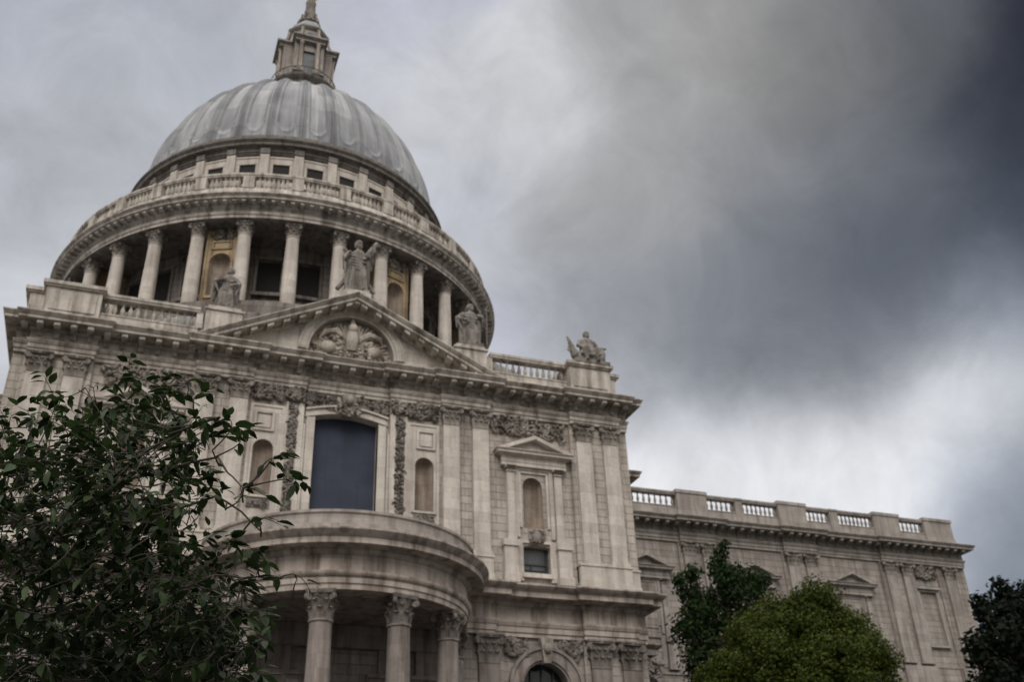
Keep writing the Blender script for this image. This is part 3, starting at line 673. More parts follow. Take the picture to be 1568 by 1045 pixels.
# --- parapets
bal = MB(); bal.lathe([(.07, 0), (.11, 0), (.11, .07), (.06, .1), (.07, .16), (.12, .32), (.13, .42), (.10, .55), (.06, .72), (.055, .80), (.10, .84), (.07, .88), (.11, .9), (.11, .97)], n=8)
balm = bal.mesh('baluster')
def baluster_run(parent, x0, x1, y, z, n, mat):
    for i in range(n):
        obj('baluster', balm, mat, parent, (x0+(x1-x0)*(i+.5)/n, y, z))
for s_ in (1, -1):
    a = MB(); X = lambda p, q: sorted((s_*p, s_*q))
    a.box(*X(8.6, 13.7), .38, .9, 30.2, 31.28); a.box(*X(8.6, 13.7), .34, .94, 31.28, 31.36)
    a.box(*X(8.6, 13.7), .33, .95, 32.33, 32.46); a.box(*X(8.6, 13.7), .28, 1.0, 32.46, 32.62)
    a.box(*X(8.4, 8.75), .38, .9, 31.36, 32.33)
    o = part('balustrade', a, 'stone_cornice'); baluster_run(o, *X(8.78, 13.62), .64, 31.36, 12, 'stone_cornice')
    a = MB()
    a.box(*X(13.72, 16.5), -.02, 1.0, 30.2, 32.35); a.box(*X(13.6, 16.62), -.14, 1.1, 32.35, 32.45); a.box(*X(13.52, 16.7), -.22, 1.18, 32.45, 32.66); a.box(*X(13.66, 16.56), -.08, 1.0, 30.2, 30.75)
    a.box(*X(13.95, 16.25), -.08, .0, 30.95, 32.15)
    a.box(*X(13.8, 17.35), 1.0, 2.9, 30.2, 32.4); a.box(*X(13.7, 17.5), .9, 3.0, 32.4, 32.5); a.box(*X(13.6, 17.62), .82, 3.1, 32.5, 32.72)
    part('parapet_pedestal', a, 'stone_cornice')
    a = MB(); a.box(*X(16.9, 17.3), 3.1, 17, 30.2, 32.3); a.box(*X(16.85, 17.36), 3.0, 17, 32.3, 32.6); part('parapet', a, 'stone_top')
    a = MB(); a.box(*X(6.3, 8.3), .12, 1.5, 30.3, 32.5); a.box(*X(6.2, 8.4), .02, 1.6, 32.5, 32.62); a.box(*X(6.4, 8.2), .15, 1.45, 32.62, 32.82); part('statue_pedestal', a, 'stone_cornice')
a = MB(); a.box(-.85, .85, -.75, .9, 33.9, 34.72); a.box(-.72, .72, -.62, .75, 34.72, 34.92); part('statue_pedestal', a, 'stone_cornice')
# roofs
a = MB()
a.prism_xz([(-16.9, 30.3), (16.9, 30.3), (8, 33.2), (-8, 33.2)], 1.7, 17.0); a.box(-22.3, 22.3, 10.6, 17.4, 29, 30.4); a.box(-74, 58.7, 18, 52, 29, 30.5)
part('lead_roof', a, 'lead')

# --- choir and nave walls
def ch_wall(a):
    y = YCH+.34
    a.poly([(22.4, y, 0), (58.9, y, 0), (58.9, y, 28.35), (22.4, y, 28.35)]); a.poly([(58.9, y, 0), (58.9, 50, 0), (58.9, 50, 28.35), (58.9, y, 28.35)])
    for c_ in BR: a.box(c_-1.75, c_+1.75, YCH+.2, y, 0, 28.35)
    a.box(55.9, 59.0, YCH+.2, y+.4, 0, 28.3)
    a.poly([(17.42, 10.62, 0), (22.5, 10.62, 0), (22.5, 10.62, 28.35), (17.42, 10.62, 28.35)]); a.poly([(22.5, 10.62, 0), (22.5, y, 0), (22.5, y, 28.35), (22.5, 10.62, 28.35)])
    for z0, z1, p in ((16.2, 16.9, .15), (17.2, 17.75, .7), (17.75, 17.9, .8), (15.2, 16.0, .12)): a.box(22.55, 58.95, y-p, y+.01, z0, z1)
    for z0, z1, p in ((19.55, 19.75, .1), (18.0, 19.55, .06)): a.box(22.55, 58.95, y-p, y+.01, z0, z1)
a = MB(); ch_wall(a); part('choir_wall', a, 'stone_choir')
a = MB(); a.poly([(-75, YCH+.34, 0), (-22.4, YCH+.34, 0), (-22.4, YCH+.34, 28.35), (-75, YCH+.34, 28.35)]); a.poly([(-22.5, 10.62, 0), (-17.42, 10.62, 0), (-17.42, 10.62, 28.35), (-22.5, 10.62, 28.35)]); a.poly([(-22.5, YCH+.34, 0), (-22.5, 10.62, 0), (-22.5, 10.62, 28.35), (-22.5, YCH+.34, 28.35)])
part('nave_wall', a, 'stone_choir')
CP = []
for c_ in BR: CP += [c_-.88, c_+.88]
CP += [57.1]
for x in CP:
    p = part('pilaster', pm, 'stone_grey', None, (x, YCH-.05, ZBASE+.2)); p.scale = (1.15, 1, .975); q = obj('capital', cm, 'stone_capital', p, (0, 0, ZN-ZBASE))
for x0, x1 in [(c_-1.65, c_+1.65) for c_ in BR]+[(55.95, 59.0)]:
    a = MB(); a.box(x0, x1, YCH-.12, YCH+.3, 17.9, 19.55); part('pilaster_plinth', a, 'stone_grey')
for cx in (27.2, 36.95, 46.4):
    o = aedicule('aedicule', cx, YCH+.34, 0, 'stone_grey')
    a = MB(); pedestals(a, cx, YCH+.34); part('pedestal', a, 'stone_grey', o)
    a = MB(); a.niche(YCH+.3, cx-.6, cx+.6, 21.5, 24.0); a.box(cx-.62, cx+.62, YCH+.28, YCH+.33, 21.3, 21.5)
    # the niche is a recess in a shallow framed block
    a2 = MB(); a2.box(cx-.76, cx+.76, YCH+.27, YCH+.33, 21.3, 24.75); part('panel', a2, 'stone_choir', o)
a = MB()
for x0, x1, z0, z1 in ((53.2, 53.45, 21.4, 25.9), (55.2, 55.45, 21.4, 25.9), (53.2, 55.45, 25.9, 26.1), (53.2, 55.45, 21.2, 21.4)): a.box(x0, x1, YCH+.1, YCH+.36, z0, z1)
a.box(53.1, 55.6, YCH-.1, YCH+.36, 26.1, 26.3)
part('wall_panel', a, 'stone_grey')
a = MB(); carve(a, 53.4, 55.6, 27.2, 28.2, YCH+.25, .3, 60, rng, .26); part('carved_swag', a, 'stone_carved')
xs = 22.6
peds = [(30.75, 33.5), (40.45, 43.2), (50.25, 52.95), (55.7, 58.75)]; piers = [(36.3, 36.95), (45.7, 46.5)]
segs = [(22.7, 30.75), (33.5, 36.3), (36.95, 40.45), (43.2, 45.7), (46.5, 50.25), (52.95, 55.7)]
for x0, x1 in segs:
    a = MB(); y = YCH+.25; n = max(6, int(round((x1-x0)/.44)))
    a.box(x0, x1, y, y+.5, 30.2, 31.28); a.box(x0, x1, y-.04, y+.54, 31.28, 31.36); a.box(x0, x1, y-.04, y+.54, 32.33, 32.45); a.box(x0, x1, y-.09, y+.6, 32.45, 32.6)
    o = part('balustrade', a, 'stone_grey')
    if x0 < 23:
        baluster_run(o, 26.6, x1, y+.25, 31.36, 8, 'stone_grey'); b = MB(); b.box(x0, 26.6, y, y+.5, 31.36, 32.33); obj('solid_die', b, 'stone_grey', o)
    else: baluster_run(o, x0, x1, y+.25, 31.36, n, 'stone_grey')
for x0, x1 in peds:
    a = MB(); y = YCH+.08; a.box(x0, x1, y, y+.75, 30.2, 32.5); a.box(x0-.08, x1+.08, y-.08, y+.83, 32.5, 32.78); a.box(x0-.06, x1+.06, y-.06, y+.8, 30.2, 31.0); part('parapet_pedestal', a, 'stone_grey')
for x0, x1 in piers:
    a = MB(); y = YCH+.2; a.box(x0, x1, y, y+.6, 30.2, 32.46); a.box(x0-.05, x1+.05, y-.08, y+.7, 32.46, 32.62); part('parapet_pier', a, 'stone_grey')
a = MB(); y = YCH+.25; a.box(58.3, 58.8, y+.6, 45, 30.2, 32.4); part('parapet', a, 'stone_grey')

# --- lower storey
LA = [(-.5, 15.3), (0, 15.3), (0, 15.52), (.07, 15.53), (.07, 15.82), (.12, 15.84), (.2, 16.02), (.2, 16.1), (.02, 16.12)]
LF = [(.02, 16.12), (.02, 16.88)]
LC = [(.02, 16.88), (.1, 16.9), (.2, 17.02), (.24, 17.06), (.24, 17.14), (.95, 17.18), (.98, 17.2), (.98, 17.46), (1.03, 17.5), (1.2, 17.62), (1.32, 17.74), (1.32, 17.82), (-.5, 18.1)]
lowp = half[:]
lfull = full
for nm, pr, mt in (('architrave', LA, 'stone_low'), ('frieze', LF, 'stone_low'), ('cornice', LC, 'stone_low')):
    a = MB(); a.sweep(lfull, pr); part('lower_'+nm, a, mt)
def low_wall(a):
    y = YD
    a.poly([(0, YA, 0), (6.6, YA, 0), (6.6, YA, 15.35), (0, YA, 15.35)])
    a.poly([(6.6, YC_, 0), (XC+.5, YC_, 0), (XC+.5, YC_, 15.35), (6.6, YC_, 15.35)]); a.poly([(XC+.5, YC_, 0), (XC+.5, y, 0), (XC+.5, y, 15.35), (XC+.5, YC_, 15.35)])
    a.wall_hole(XC+.5, XD, 0, 15.35, y, 9.95, 12.55, 7.5, 12.75, 1.0, depth=.7, n=18)
    a.poly([(XD, y, 0), (XD, YE, 0), (XD, YE, 15.35), (XD, y, 15.35)]); a.poly([(XD, YE, 0), (XE+.3, YE, 0), (XE+.3, YE, 15.35), (XD, YE, 15.35)])
    a.poly([(XE+.3, YF, 0), (XF, YF, 0), (XF, YF, 15.35), (XE+.3, YF, 15.35)]); a.poly([(XE+.3, YE, 0), (XE+.3, YF, 0), (XE+.3, YF, 15.35), (XE+.3, YE, 15.35)])
    a.poly([(XF, YF, 0), (XF, 17.4, 0), (XF, 17.4, 17.95), (XF, YF, 17.95)])
psym('lower_wall', low_wall, 'stone_choir')
pm2 = pil_mesh(1.16, 10.3, .3); cm2 = capital_flat(1.16, 1.5, .3).mesh('capital')
for x in (8.0, 14.4, 16.25, -8.0, -14.4, -16.25):
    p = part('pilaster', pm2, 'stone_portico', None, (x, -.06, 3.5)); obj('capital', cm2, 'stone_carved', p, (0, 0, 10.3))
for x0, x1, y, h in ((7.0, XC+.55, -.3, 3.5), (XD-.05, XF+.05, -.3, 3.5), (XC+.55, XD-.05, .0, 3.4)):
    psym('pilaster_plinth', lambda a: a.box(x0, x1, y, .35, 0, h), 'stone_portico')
for s_ in (1, -1):
    cx = 11.25*s_; zc = 12.75; a = MB(); n = 20
    for r0, r1, y in ((1.3, 1.42, YD-.1), (1.42, 1.95, YD-.2), (1.95, 2.12, YD-.3)):
        for i in range(n):
            t0, t1 = pi*i/n, pi*(i+1)/n
            a.prism_xz([(cx-r*cos(t_), zc+r*sin(t_)) for r, t_ in ((r0, t0), (r0, t1), (r1, t1), (r1, t0))][::-1] if 0 else [(cx-r*cos(t_), zc+r*sin(t_)) for r, t_ in ((r0, t1), (r1, t1), (r1, t0), (r0, t0))][::-1], y, YD)
        for q in (-1, 1):
            x0, x1 = sorted((cx+q*r0, cx+q*r1)); a.box(x0, x1, y, YD, 7.5, zc)
    w_ = part('arched_window', (lambda m_: (m_.box(cx-1.32, cx+1.32, YD+.6, YD+.68, 7.4, 14.1), m_)[1])(MB()), 'dark_glass')
    obj('window_surround', a, 'stone_portico', w_)
    a = MB(); a.frustum(cx, YD-.2, 13.95, 15.25, .2, .25, .36, .3); a.ball((cx, YD-.5, 14.7), (.24, .2, .3), 10, 8); obj('keystone', a, 'stone_capital', w_)
    a = MB()
    for x in (-.65, 0, .65): a.box(cx+x-.04, cx+x+.04, YD+.5, YD+.58, 7.5, 14.0)
    for z in np.arange(8.3, 14, .8): a.box(cx-1.28, cx+1.28, YD+.51, YD+.57, z-.03, z+.03)
    obj('glazing_bars', a, 'iron', w_)
    a = MB(); carve(a, 8.95, 10.2, 14.3, 15.2, YD, .3, 60, rng, .24); part('carved_swag', a if s_ > 0 else a.mirror_x(), 'stone_carved')
    a = MB(); carve(a, 12.3, 13.4, 14.3, 15.2, YD, .3, 50, rng, .24); part('carved_swag', a if s_ > 0 else a.mirror_x(), 'stone_carved')
    # carved bracket on the return of the corner
    a = MB(); carve(a, 17.2, 18.3, 12.6, 14.8, 1.2, .5, 40, rng, .3); a.box(17.4, 18.2, .8, 2.0, 14.9, 15.2); part('carved_bracket', a if s_ > 0 else a.mirror_x(), 'stone_carved')

# --- portico
PY = .6; PA = 1.62
def pl_(prof, mat, name, n=64, smooth=True):
    a = MB(); a.lathe(prof, 0, PY, -PA, PA, n, smooth); return part(name, a, mat)
pl_([(5.5, 15.32), (6.62, 15.3), (6.66, 15.3), (6.66, 15.56), (6.72, 15.58), (6.72, 15.86), (6.78, 15.88), (6.88, 16.04), (6.88, 16.12), (6.7, 16.14)], 'stone_low', 'portico_architrave')
pl_([(6.7, 16.14), (6.7, 16.88)], 'stone_low', 'portico_frieze')
pl_([(6.7, 16.88), (6.78, 16.9), (6.88, 17.02), (6.92, 17.06), (6.92, 17.14), (7.5, 17.18), (7.53, 17.2), (7.53, 17.46), (7.58, 17.5), (7.7, 17.62), (7.82, 17.76), (7.82, 17.84), (7.1, 18.0), (7.05, 18.02)], 'stone_low', 'portico_cornice')
pl_([(7.3, 17.9), (7.3, 18.2), (7.05, 18.24), (6.98, 18.3), (6.98, 18.78), (7.06, 18.82), (7.06, 18.95), (6.5, 18.95), (6.5, 18.0), (0, 18.05)], 'stone_grey', 'portico_parapet')
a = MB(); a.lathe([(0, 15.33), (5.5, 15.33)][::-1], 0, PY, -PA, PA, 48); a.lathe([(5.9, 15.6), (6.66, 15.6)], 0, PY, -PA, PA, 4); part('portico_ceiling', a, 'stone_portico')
sh = MB(); sh.lathe([(.56, 0), (.60, .02), (.615, 2.5), (.60, 4.2), (.575, 6.2), (.53, 8.5), (.505, 10.05), (.51, 10.1), (.57, 10.13), (.57, 10.2), (.51, 10.22)], n=28)
sh.lathe([(.80, -.42), (.80, -.32), (.84, -.27), (.80, -.2), (.72, -.18), (.70, -.12), (.74, -.06), (.68, 0), (.56, .02)], n=28); sh.box(-.86, .86, -.86, .86, -.7, -.42)
shm = sh.mesh('portico_column'); cpm = capital_round(.52, 1.32).mesh('capital')
for i, ad in enumerate((-86, -51.6, -17.2, 17.2, 51.6, 86)):
    a_ = math.radians(ad); p = part('portico_column', shm, 'stone_portico', None, (6.08*sin(a_), PY-6.08*cos(a_), 3.8), a_); obj('capital', cpm, 'stone_carved', p, (0, 0, 10.2))
a = MB(); a.lathe([(8.0, 0), (8.0, .5), (7.6, .5), (7.6, 1.0), (7.2, 1.0), (7.2, 3.1), (0, 3.1)], 0, PY, -PA, PA, 48); part('portico_steps', a, 'stone_portico')
# door wall behind the columns
a = MB()
for x0, x1 in ((-5.2, -4.1), (-3.0, -2.2), (2.2, 3.0), (4.1, 5.2)): a.box(x0, x1, .1, .42, 3.1, 14.2)
for x0, x1 in ((-5.5, -1.6), (1.6, 5.5)): a.box(x0, x1, .05, .42, 12.4, 12.8); a.box(x0, x1, -.05, .42, 12.8, 13.0)
a.box(-6.2, 6.2, .0, .42, 14.2, 15.3); a.box(-1.9, -1.5, -.05, .42, 3.1, 11.4); a.box(1.5, 1.9, -.05, .42, 3.1, 11.4); a.box(-2.2, 2.2, -.15, .42, 11.4, 12.2); a.box(-2.4, 2.4, -.4, .42, 12.2, 12.5)
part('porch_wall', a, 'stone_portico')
a = MB(); a.box(-1.5, 1.5, .2, .41, 3.1, 11.4); dr = part('door', a, 'void')
a = MB()
for x0, x1 in ((-1.3, -.15), (.15, 1.3)):
    for z0 in (3.6, 6.2, 8.8): a.box(x0, x1, .14, .2, z0, z0+2.1)
part('door_panel', a, 'iron', dr)

# ------------------------------------------------------------------ drum and dome
D = 36.12
ORG = (0, D, 0)
def ring(name, prof, mat, n=128, smooth=True, R=None):
    a = MB(); a.lathe(prof, 0, 0, 0, 2*pi, n, smooth, R); return part(name, a, mat, None, ORG)
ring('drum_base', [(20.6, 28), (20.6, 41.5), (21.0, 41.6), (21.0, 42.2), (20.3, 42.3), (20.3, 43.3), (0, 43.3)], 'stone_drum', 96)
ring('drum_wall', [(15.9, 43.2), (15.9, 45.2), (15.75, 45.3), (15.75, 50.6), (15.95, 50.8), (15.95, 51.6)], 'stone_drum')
a = MB(); a.lathe([(20.0, 51.62), (15.5, 51.6)][::-1], 0, 0, 0, 2*pi, 96); part('peristyle_ceiling', a, 'stone_drum', None, ORG)
ring('peristyle_architrave', [(18.3, 51.65), (19.72, 51.62), (19.72, 51.85), (19.78, 51.86), (19.78, 52.12), (19.84, 52.14), (19.92, 52.3), (19.92, 52.36), (19.74, 52.38)], 'stone_cornice')
ring('peristyle_frieze', [(19.74, 52.38), (19.74, 52.84)], 'stone_cornice')
ring('peristyle_cornice', [(19.74, 52.84), (19.84, 52.9), (19.9, 53.0), (19.9, 53.16), (20.66, 53.2), (20.66, 53.36), (20.74, 53.42), (20.88, 53.54), (20.88, 53.62), (20.0, 53.95)], 'stone_cornice')
a = MB(); nm_ = 168
for i in range(nm_):
    t_ = 2*pi*i/nm_; b = len(a.v); a.box(-.15, .15, -20.52, -19.86, 52.97, 53.17); a.xform(Matrix.Rotation(t_, 4, 'Z'), b)
tag(part('dentil_course', a, 'stone_cornice', None, ORG), kind='stuff')
ring('gallery_plinth', [(20.06, 53.9), (20.06, 54.62), (20.0, 54.7), (19.4, 54.7), (19.4, 53.95), (15, 53.95)], 'stone_cornice')
a = MB(); a.lathe([(19.5, 55.88), (20.0, 55.88), (20.0, 55.98), (20.06, 56.02), (20.06, 56.2), (19.44, 56.24), (19.44, 55.9), (19.5, 55.88)], 0, 0, 0, 2*pi, 128)
for k in range(32):
    t0 = (k+.5)*pi/16; b = len(a.v); a.box(-.46, .46, -20.1, -19.44, 54.68, 55.9); a.xform(Matrix.Rotation(t0, 4, 'Z'), b)
    for j in range(7):
        t1 = t0+pi/16*(.17+.66*(j+.5)/7); b = len(a.v)
        a.lathe([(.17, 54.7), (.17, 54.82), (.13, 54.86), (.205, 55.05), (.215, 55.2), (.16, 55.45), (.10, 55.66), (.17, 55.76), (.17, 55.88)], 0, -19.74, n=6); a.xform(Matrix.Rotation(t1, 4, 'Z'), b)
part('gallery_balustrade', a, 'stone_cornice', None, ORG)
# peristyle columns
sh = MB(); sh.lathe([(.56, .35), (.585, .4), (.59, 1.8), (.57, 3.4), (.53, 5.2), (.50, 6.6), (.55, 6.64), (.55, 6.7), (.50, 6.72)], n=18)
sh.lathe([(.76, .14), (.76, .2), (.66, .26), (.68, .33), (.56, .36)], n=18); sh.box(-.78, .78, -.78, .78, 0, .14)
drm = sh.mesh('drum_column'); dcm = capital_round(.50, 1.12).mesh('capital')
for k in range(32):
    t0 = (k+.5)*pi/16; p = part('drum_column', drm, 'stone', None, (19.15*sin(t0), D-19.15*cos(t0), 43.75), t0); obj('capital', dcm, 'stone_capital', p, (0, 0, 6.72))
ring('column_plinth', [(20.2, 43.2), (20.2, 43.75), (18.2, 43.75), (18.2, 43.2)], 'stone_drum', 96)
# niche piers between pairs of columns
a = MB(); hw = 1.32; y = -18.55
a.wall_hole(-hw, hw, 43.7, 51.62, y, -.82, .82, 45.2, 48.35, 1.0, niche=True)
a.poly([(hw, y, 43.7), (hw, -15.5, 43.7), (hw, -15.5, 51.62), (hw, y, 51.62)]); a.poly([(-hw, -15.5, 43.7), (-hw, y, 43.7), (-hw, y, 51.62), (-hw, -15.5, 51.62)])
for x0, x1 in ((-1.3, -1.12), (1.12, 1.3)): a.box(x0, x1, y-.1, y, 43.8, 51.4)
for x0, x1, z0, z1 in ((-.8, .8, 50.28, 50.42), (-.8, .8, 49.62, 49.74), (-.8, -.66, 49.74, 50.28), (.66, .8, 49.74, 50.28)): a.box(x0, x1, y-.12, y, z0, z1)
a.box(-.56, .56, y-.07, y, 49.8, 50.2)
n = 16
for i in range(n):
    t0, t1 = pi*i/n, pi*(i+1)/n
    a.prism_xz([(-r*cos(t_), 48.35+r*sin(t_)) for r, t_ in ((.84, t1), (1.02, t1), (1.02, t0), (.84, t0))][::-1], y-.12, y)
for s_ in (-1, 1): x0, x1 = sorted((s_*.84, s_*1.02)); a.box(x0, x1, y-.1, y, 45.2, 48.35)
a.box(-1.0, 1.0, y-.16, y, 45.0, 45.2)
prm = a.mesh('niche_pier'); a = MB(); a.niche(y, -.82, .82, 45.2, 48.35); nim = a.mesh('niche')
a = MB(); carve(a, -.95, .95, 50.5, 51.5, y, .3, 55, rng, .2); swm = a.mesh('carved_swag')
for k in range(8):
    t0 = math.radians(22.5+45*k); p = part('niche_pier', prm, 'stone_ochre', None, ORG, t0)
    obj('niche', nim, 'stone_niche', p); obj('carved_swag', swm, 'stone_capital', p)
# drum windows and relief of the wall behind the open bays
a = MB(); y = -15.8; a.box(-.95, .95, y-.08, y+.2, 47.3, 50.2); wm = a.mesh('drum_window')
a = MB(); a.box(-1.2, -.95, y-.2, y, 47.2, 50.4); a.box(.95, 1.2, y-.2, y, 47.2, 50.4); a.box(-1.3, 1.3, y-.28, y, 50.4, 50.65); a.box(-1.3, 1.3, y-.3, y, 46.9, 47.2); a.box(-1.1, 1.1, y-.12, y, 45.3, 46.5); fm = a.mesh('frame')
a = MB(); a.box(-.3, .3, -15.98, -15.6, 43.4, 50.5); a.box(-.42, .42, -16.05, -15.6, 50.5, 51.3); dpm = a.mesh('wall_pilaster')
for k in range(32):
    if k % 4 == 2: continue
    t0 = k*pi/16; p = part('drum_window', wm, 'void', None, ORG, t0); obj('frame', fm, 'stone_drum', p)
for k in range(32): part('wall_pilaster', dpm, 'stone_drum', None, ORG, (k+.5)*pi/16)
# attic
RA = 14.9
ring('attic_wall', [(RA+.5, 53.9), (RA+.5, 56.0), (RA, 56.1), (RA, 62.5)], 'stone', 96)
ring('attic_cornice', [(RA, 62.35), (RA+.16, 62.45), (RA+.22, 62.62), (RA+.3, 62.66), (RA+.3, 62.9), (RA+.38, 62.95), (RA+.38, 63.1), (RA+.75, 63.16), (RA+.75, 63.4), (RA+.95, 63.62), (RA+.95, 63.72), (RA+.6, 63.9), (RA+.6, 64.1), (RA+.45, 64.2), (RA+.42, 64.5), (RA+.2, 64.6), (RA-.2, 64.7)], 'stone_soot', 128)
a = MB(); hwA = .72
n = 8; y = -RA
for x0, x1 in ((-.95, -hwA), (hwA, .95)): a.box(x0, x1, y-.16, y+.06, 59.0, 61.5)
a.box(-.95, .95, y-.18, y+.06, 61.3, 61.95); a.box(-1.0, 1.0, y-.24, y+.06, 61.95, 62.1)
a.box(-.98, .98, y-.2, y+.06, 58.85, 59.02)
afm = a.mesh('frame'); a = MB(); a.box(-hwA, hwA, y-.05, y+.1, 59.0, 61.32); awm = a.mesh('attic_window')
a = MB(); a.box(-.4, .4, y-.42, y+.1, 56.1, 62.3); a.box(-.6, .6, y-.14, y+.1, 56.1, 62.2); apm = a.mesh('attic_pilaster')
a = MB(); a.box(-.42, .42, y-.5, y+.1, 62.34, 62.92); abm = a.mesh('cornice_block')
for k in range(32):
    t0 = k*pi/16; p = part('attic_window', awm, 'void', None, ORG, t0); obj('frame', afm, 'stone', p)
    p = part('attic_pilaster', apm, 'stone', None, ORG, t0+pi/32); obj('cornice_block', abm, 'stone_top', p)
# dome shell in lead with ribs and sunk panels
_th = np.linspace(0, math.acos(3.1/14.7), 40); PRd = 14.7*np.cos(_th); PZ = 64.0+17.0*np.sin(_th)
# parametrise along the arc so the crown stays smooth
tt = np.cumsum(np.r_[0, np.hypot(np.diff(PZ), np.diff(PRd))]); nv = 110; ts = np.linspace(0, tt[-1], nv)
def spline(x, xs, ys):
    h = np.diff(xs); dl = np.diff(ys)/h; mS = np.empty(len(xs)); mS[1:-1] = (dl[:-1]*h[1:]+dl[1:]*h[:-1])/(h[:-1]+h[1:]); mS[0], mS[-1] = dl[0], dl[-1]
    i = np.clip(np.searchsorted(xs, x)-1, 0, len(h)-1); s = (x-xs[i])/h[i]
    return (2*s**3-3*s**2+1)*ys[i]+(s**3-2*s**2+s)*h[i]*mS[i]+(-2*s**3+3*s**2)*ys[i+1]+(s**3-s**2)*h[i]*mS[i+1]
rp = spline(ts, tt, PRd); zp = spline(ts, tt, PZ)
nu = 32*24; az_ = np.arange(nu)/nu*2*pi
fr = (az_/(pi/16)) % 1.0; sc_ = np.abs(fr-.5)           # ribs at fr = .5 ; panels centred at fr = 0
pc = np.minimum(fr, 1-fr)                               # distance from panel centre
a = MB()
bump = lambda x, c0, w: np.exp(-((x-c0)/w)**2)
rib = .22*bump(pc, .5, .03)+.20*bump(pc, .42, .025)
V = []
for j in range(nv):
    fade = min(1.0, max(0.0, (rp[j]-4.2)/4.5)); z = zp[j]
    edge = 65.7+1.3*(1-np.sqrt(np.clip(1-(pc/.27)**2, 0, 1)))
    inside = np.clip((z-edge)/.25, 0, 1)*np.clip((.27-pc)/.02, 0, 1)*np.clip((78.5-z)/.5, 0, 1)
    near = np.clip(1-np.abs(z-edge+.12)/.28, 0, 1)*(pc < .3)
    mould = bump(pc, .285, .022)*(z > 66.0)*(z < 78.5)
    dr_ = (rib*fade - .12*inside*fade + .10*near + .10*mould*fade)
    dz = (PRd[0]-rp[j])/PRd[0]
    r2 = rp[j]+dr_
    V.append(np.stack([r2*np.sin(az_), -r2*np.cos(az_), zp[j]+dr_*dz], 1))
a.v = [tuple(p) for q in V for p in q]
for j in range(nv-1):
    for i in range(nu):
        i2 = (i+1) % nu; u0, u1 = i/nu*2*pi*13, (i+1)/nu*2*pi*13
        a.face((j*nu+i, j*nu+i2, (j+1)*nu+i2, (j+1)*nu+i), [(u0, ts[j]), (u1, ts[j]), (u1, ts[j+1]), (u0, ts[j+1])], True)
part('dome', a, 'lead', None, ORG)
# lantern
lan = ring('lantern', [(3.1, 82.0), (3.2, 84.5), (3.25, 85.3), (3.7, 85.6), (3.82, 85.75), (3.82, 85.9), (3.65, 85.98), (3.05, 86.0), (3.0, 86.5), (3.1, 86.6), (2.0, 86.65), (1.95, 92.0), (2.2, 92.1)], 'stone_drum', 48); lan.location.z = -2.0
a = MB(); a.lathe([(3.62, 86.9), (3.68, 86.9), (3.68, 87.0), (3.6, 87.0)], n=40)
for k in range(40):
    t0 = 2*pi*k/40; a.tube([(3.65*sin(t0), -3.65*cos(t0), 85.95), (3.65*sin(t0), -3.65*cos(t0), 86.95)], .025, 4)
part('gallery_rail', a, 'iron', lan)
a = MB(); a.lathe([(2.35, 86.6), (2.35, 91.7)], n=8, a0=pi/8, a1=2*pi+pi/8, smooth=False)
part('lantern_core', a, 'stone_grey', lan)
lc = MB(); lc.lathe([(.25, 0), (.25, .14), (.2, .2), (.21, 1.4), (.18, 3.7), (.2, 3.76), (.28, 4.1), (.3, 4.25)], n=12); lcm = lc.mesh('lantern_column')
pier = MB()
for s_ in (-1, 1):
    x0, x1 = sorted((s_*1.2, s_*1.62)); pier.box(x0, x1, -2.75, -1.5, 87.1, 91.3)
    x0, x1 = sorted((s_*.66, s_*1.15)); pier.box(x0, x1, -2.7, -1.5, 87.1, 91.3)
    x0, x1 = sorted((s_*.5, s_*1.7)); pier.box(x0, x1, -3.25, -1.5, 86.55, 87.1)
pier.box(-1.66, 1.66, -3.2, -1.5, 91.3, 91.62); pier.box(-1.78, 1.78, -3.34, -1.5, 91.62, 91.78); pier.box(-1.95, 1.95, -3.52, -1.5, 91.78, 91.98); pier.box(-1.85, 1.85, -3.4, -1.5, 91.98, 92.1)
pier.box(-.62, .62, -2.7, -2.3, 90.2, 91.3)
prm_ = pier.mesh('lantern_pier')
a = MB(); a.box(-.62, .62, -2.5, -2.36, 87.0, 90.2); lwm = a.mesh('lantern_window')
ur = MB(); ur.lathe([(.26, 92.1), (.26, 92.35), (.12, 92.42), (.28, 92.7), (.22, 92.86), (.1, 92.95), (.07, 93.25), (.03, 93.5)], 0, -3.05, n=8); urm = ur.mesh('urn_finial')
for k in range(4):
    t0 = k*pi/2
    obj('lantern_pier', prm_, 'stone_grey', lan, (0, 0, 0), t0); obj('lantern_window', lwm, 'grey_glass', lan, (0, 0, 0), t0)
    for x in (-.92, .92): obj('lantern_column', lcm, 'stone_low', lan, (x*cos(t0)+2.95*sin(t0), x*sin(t0)-2.95*cos(t0), 87.08))
    if k % 2: obj('urn_finial', urm, 'stone_top', lan, (0, 0, 0), t0)
a = MB(); a.lathe([(2.6, 92.0), (2.5, 92.3), (2.3, 92.5), (2.15, 94.3), (2.3, 94.4), (2.5, 94.6), (2.55, 94.75), (2.3, 94.9), (2.1, 95.1)], n=8, a0=pi/8, a1=2*pi+pi/8, smooth=False)
for k in range(8):
    b = len(a.v); a.tube([(0, -2.75, 92.15), (0, -2.75, 92.8), (0, -2.5, 93.5), (0, -2.4, 94.3)], [.22, .18, .13, .18], 6); a.xform(Matrix.Rotation((k+.5)*pi/4, 4, 'Z'), b)
part('lantern_attic', a, 'stone_grey', lan)
m_ = MB(); m_.lathe([(.0, 0), (.4, .02), (.4, .16), (0, .17)][::-1], n=14); m_.xform(Matrix.Translation((0, -2.03, 93.4)) @ Matrix.Rotation(pi/2, 4, 'X')); ocm = m_.mesh('oculus')
for k in range(4): obj('oculus', ocm, 'grey_glass', lan, (0, 0, 0), k*pi/2)
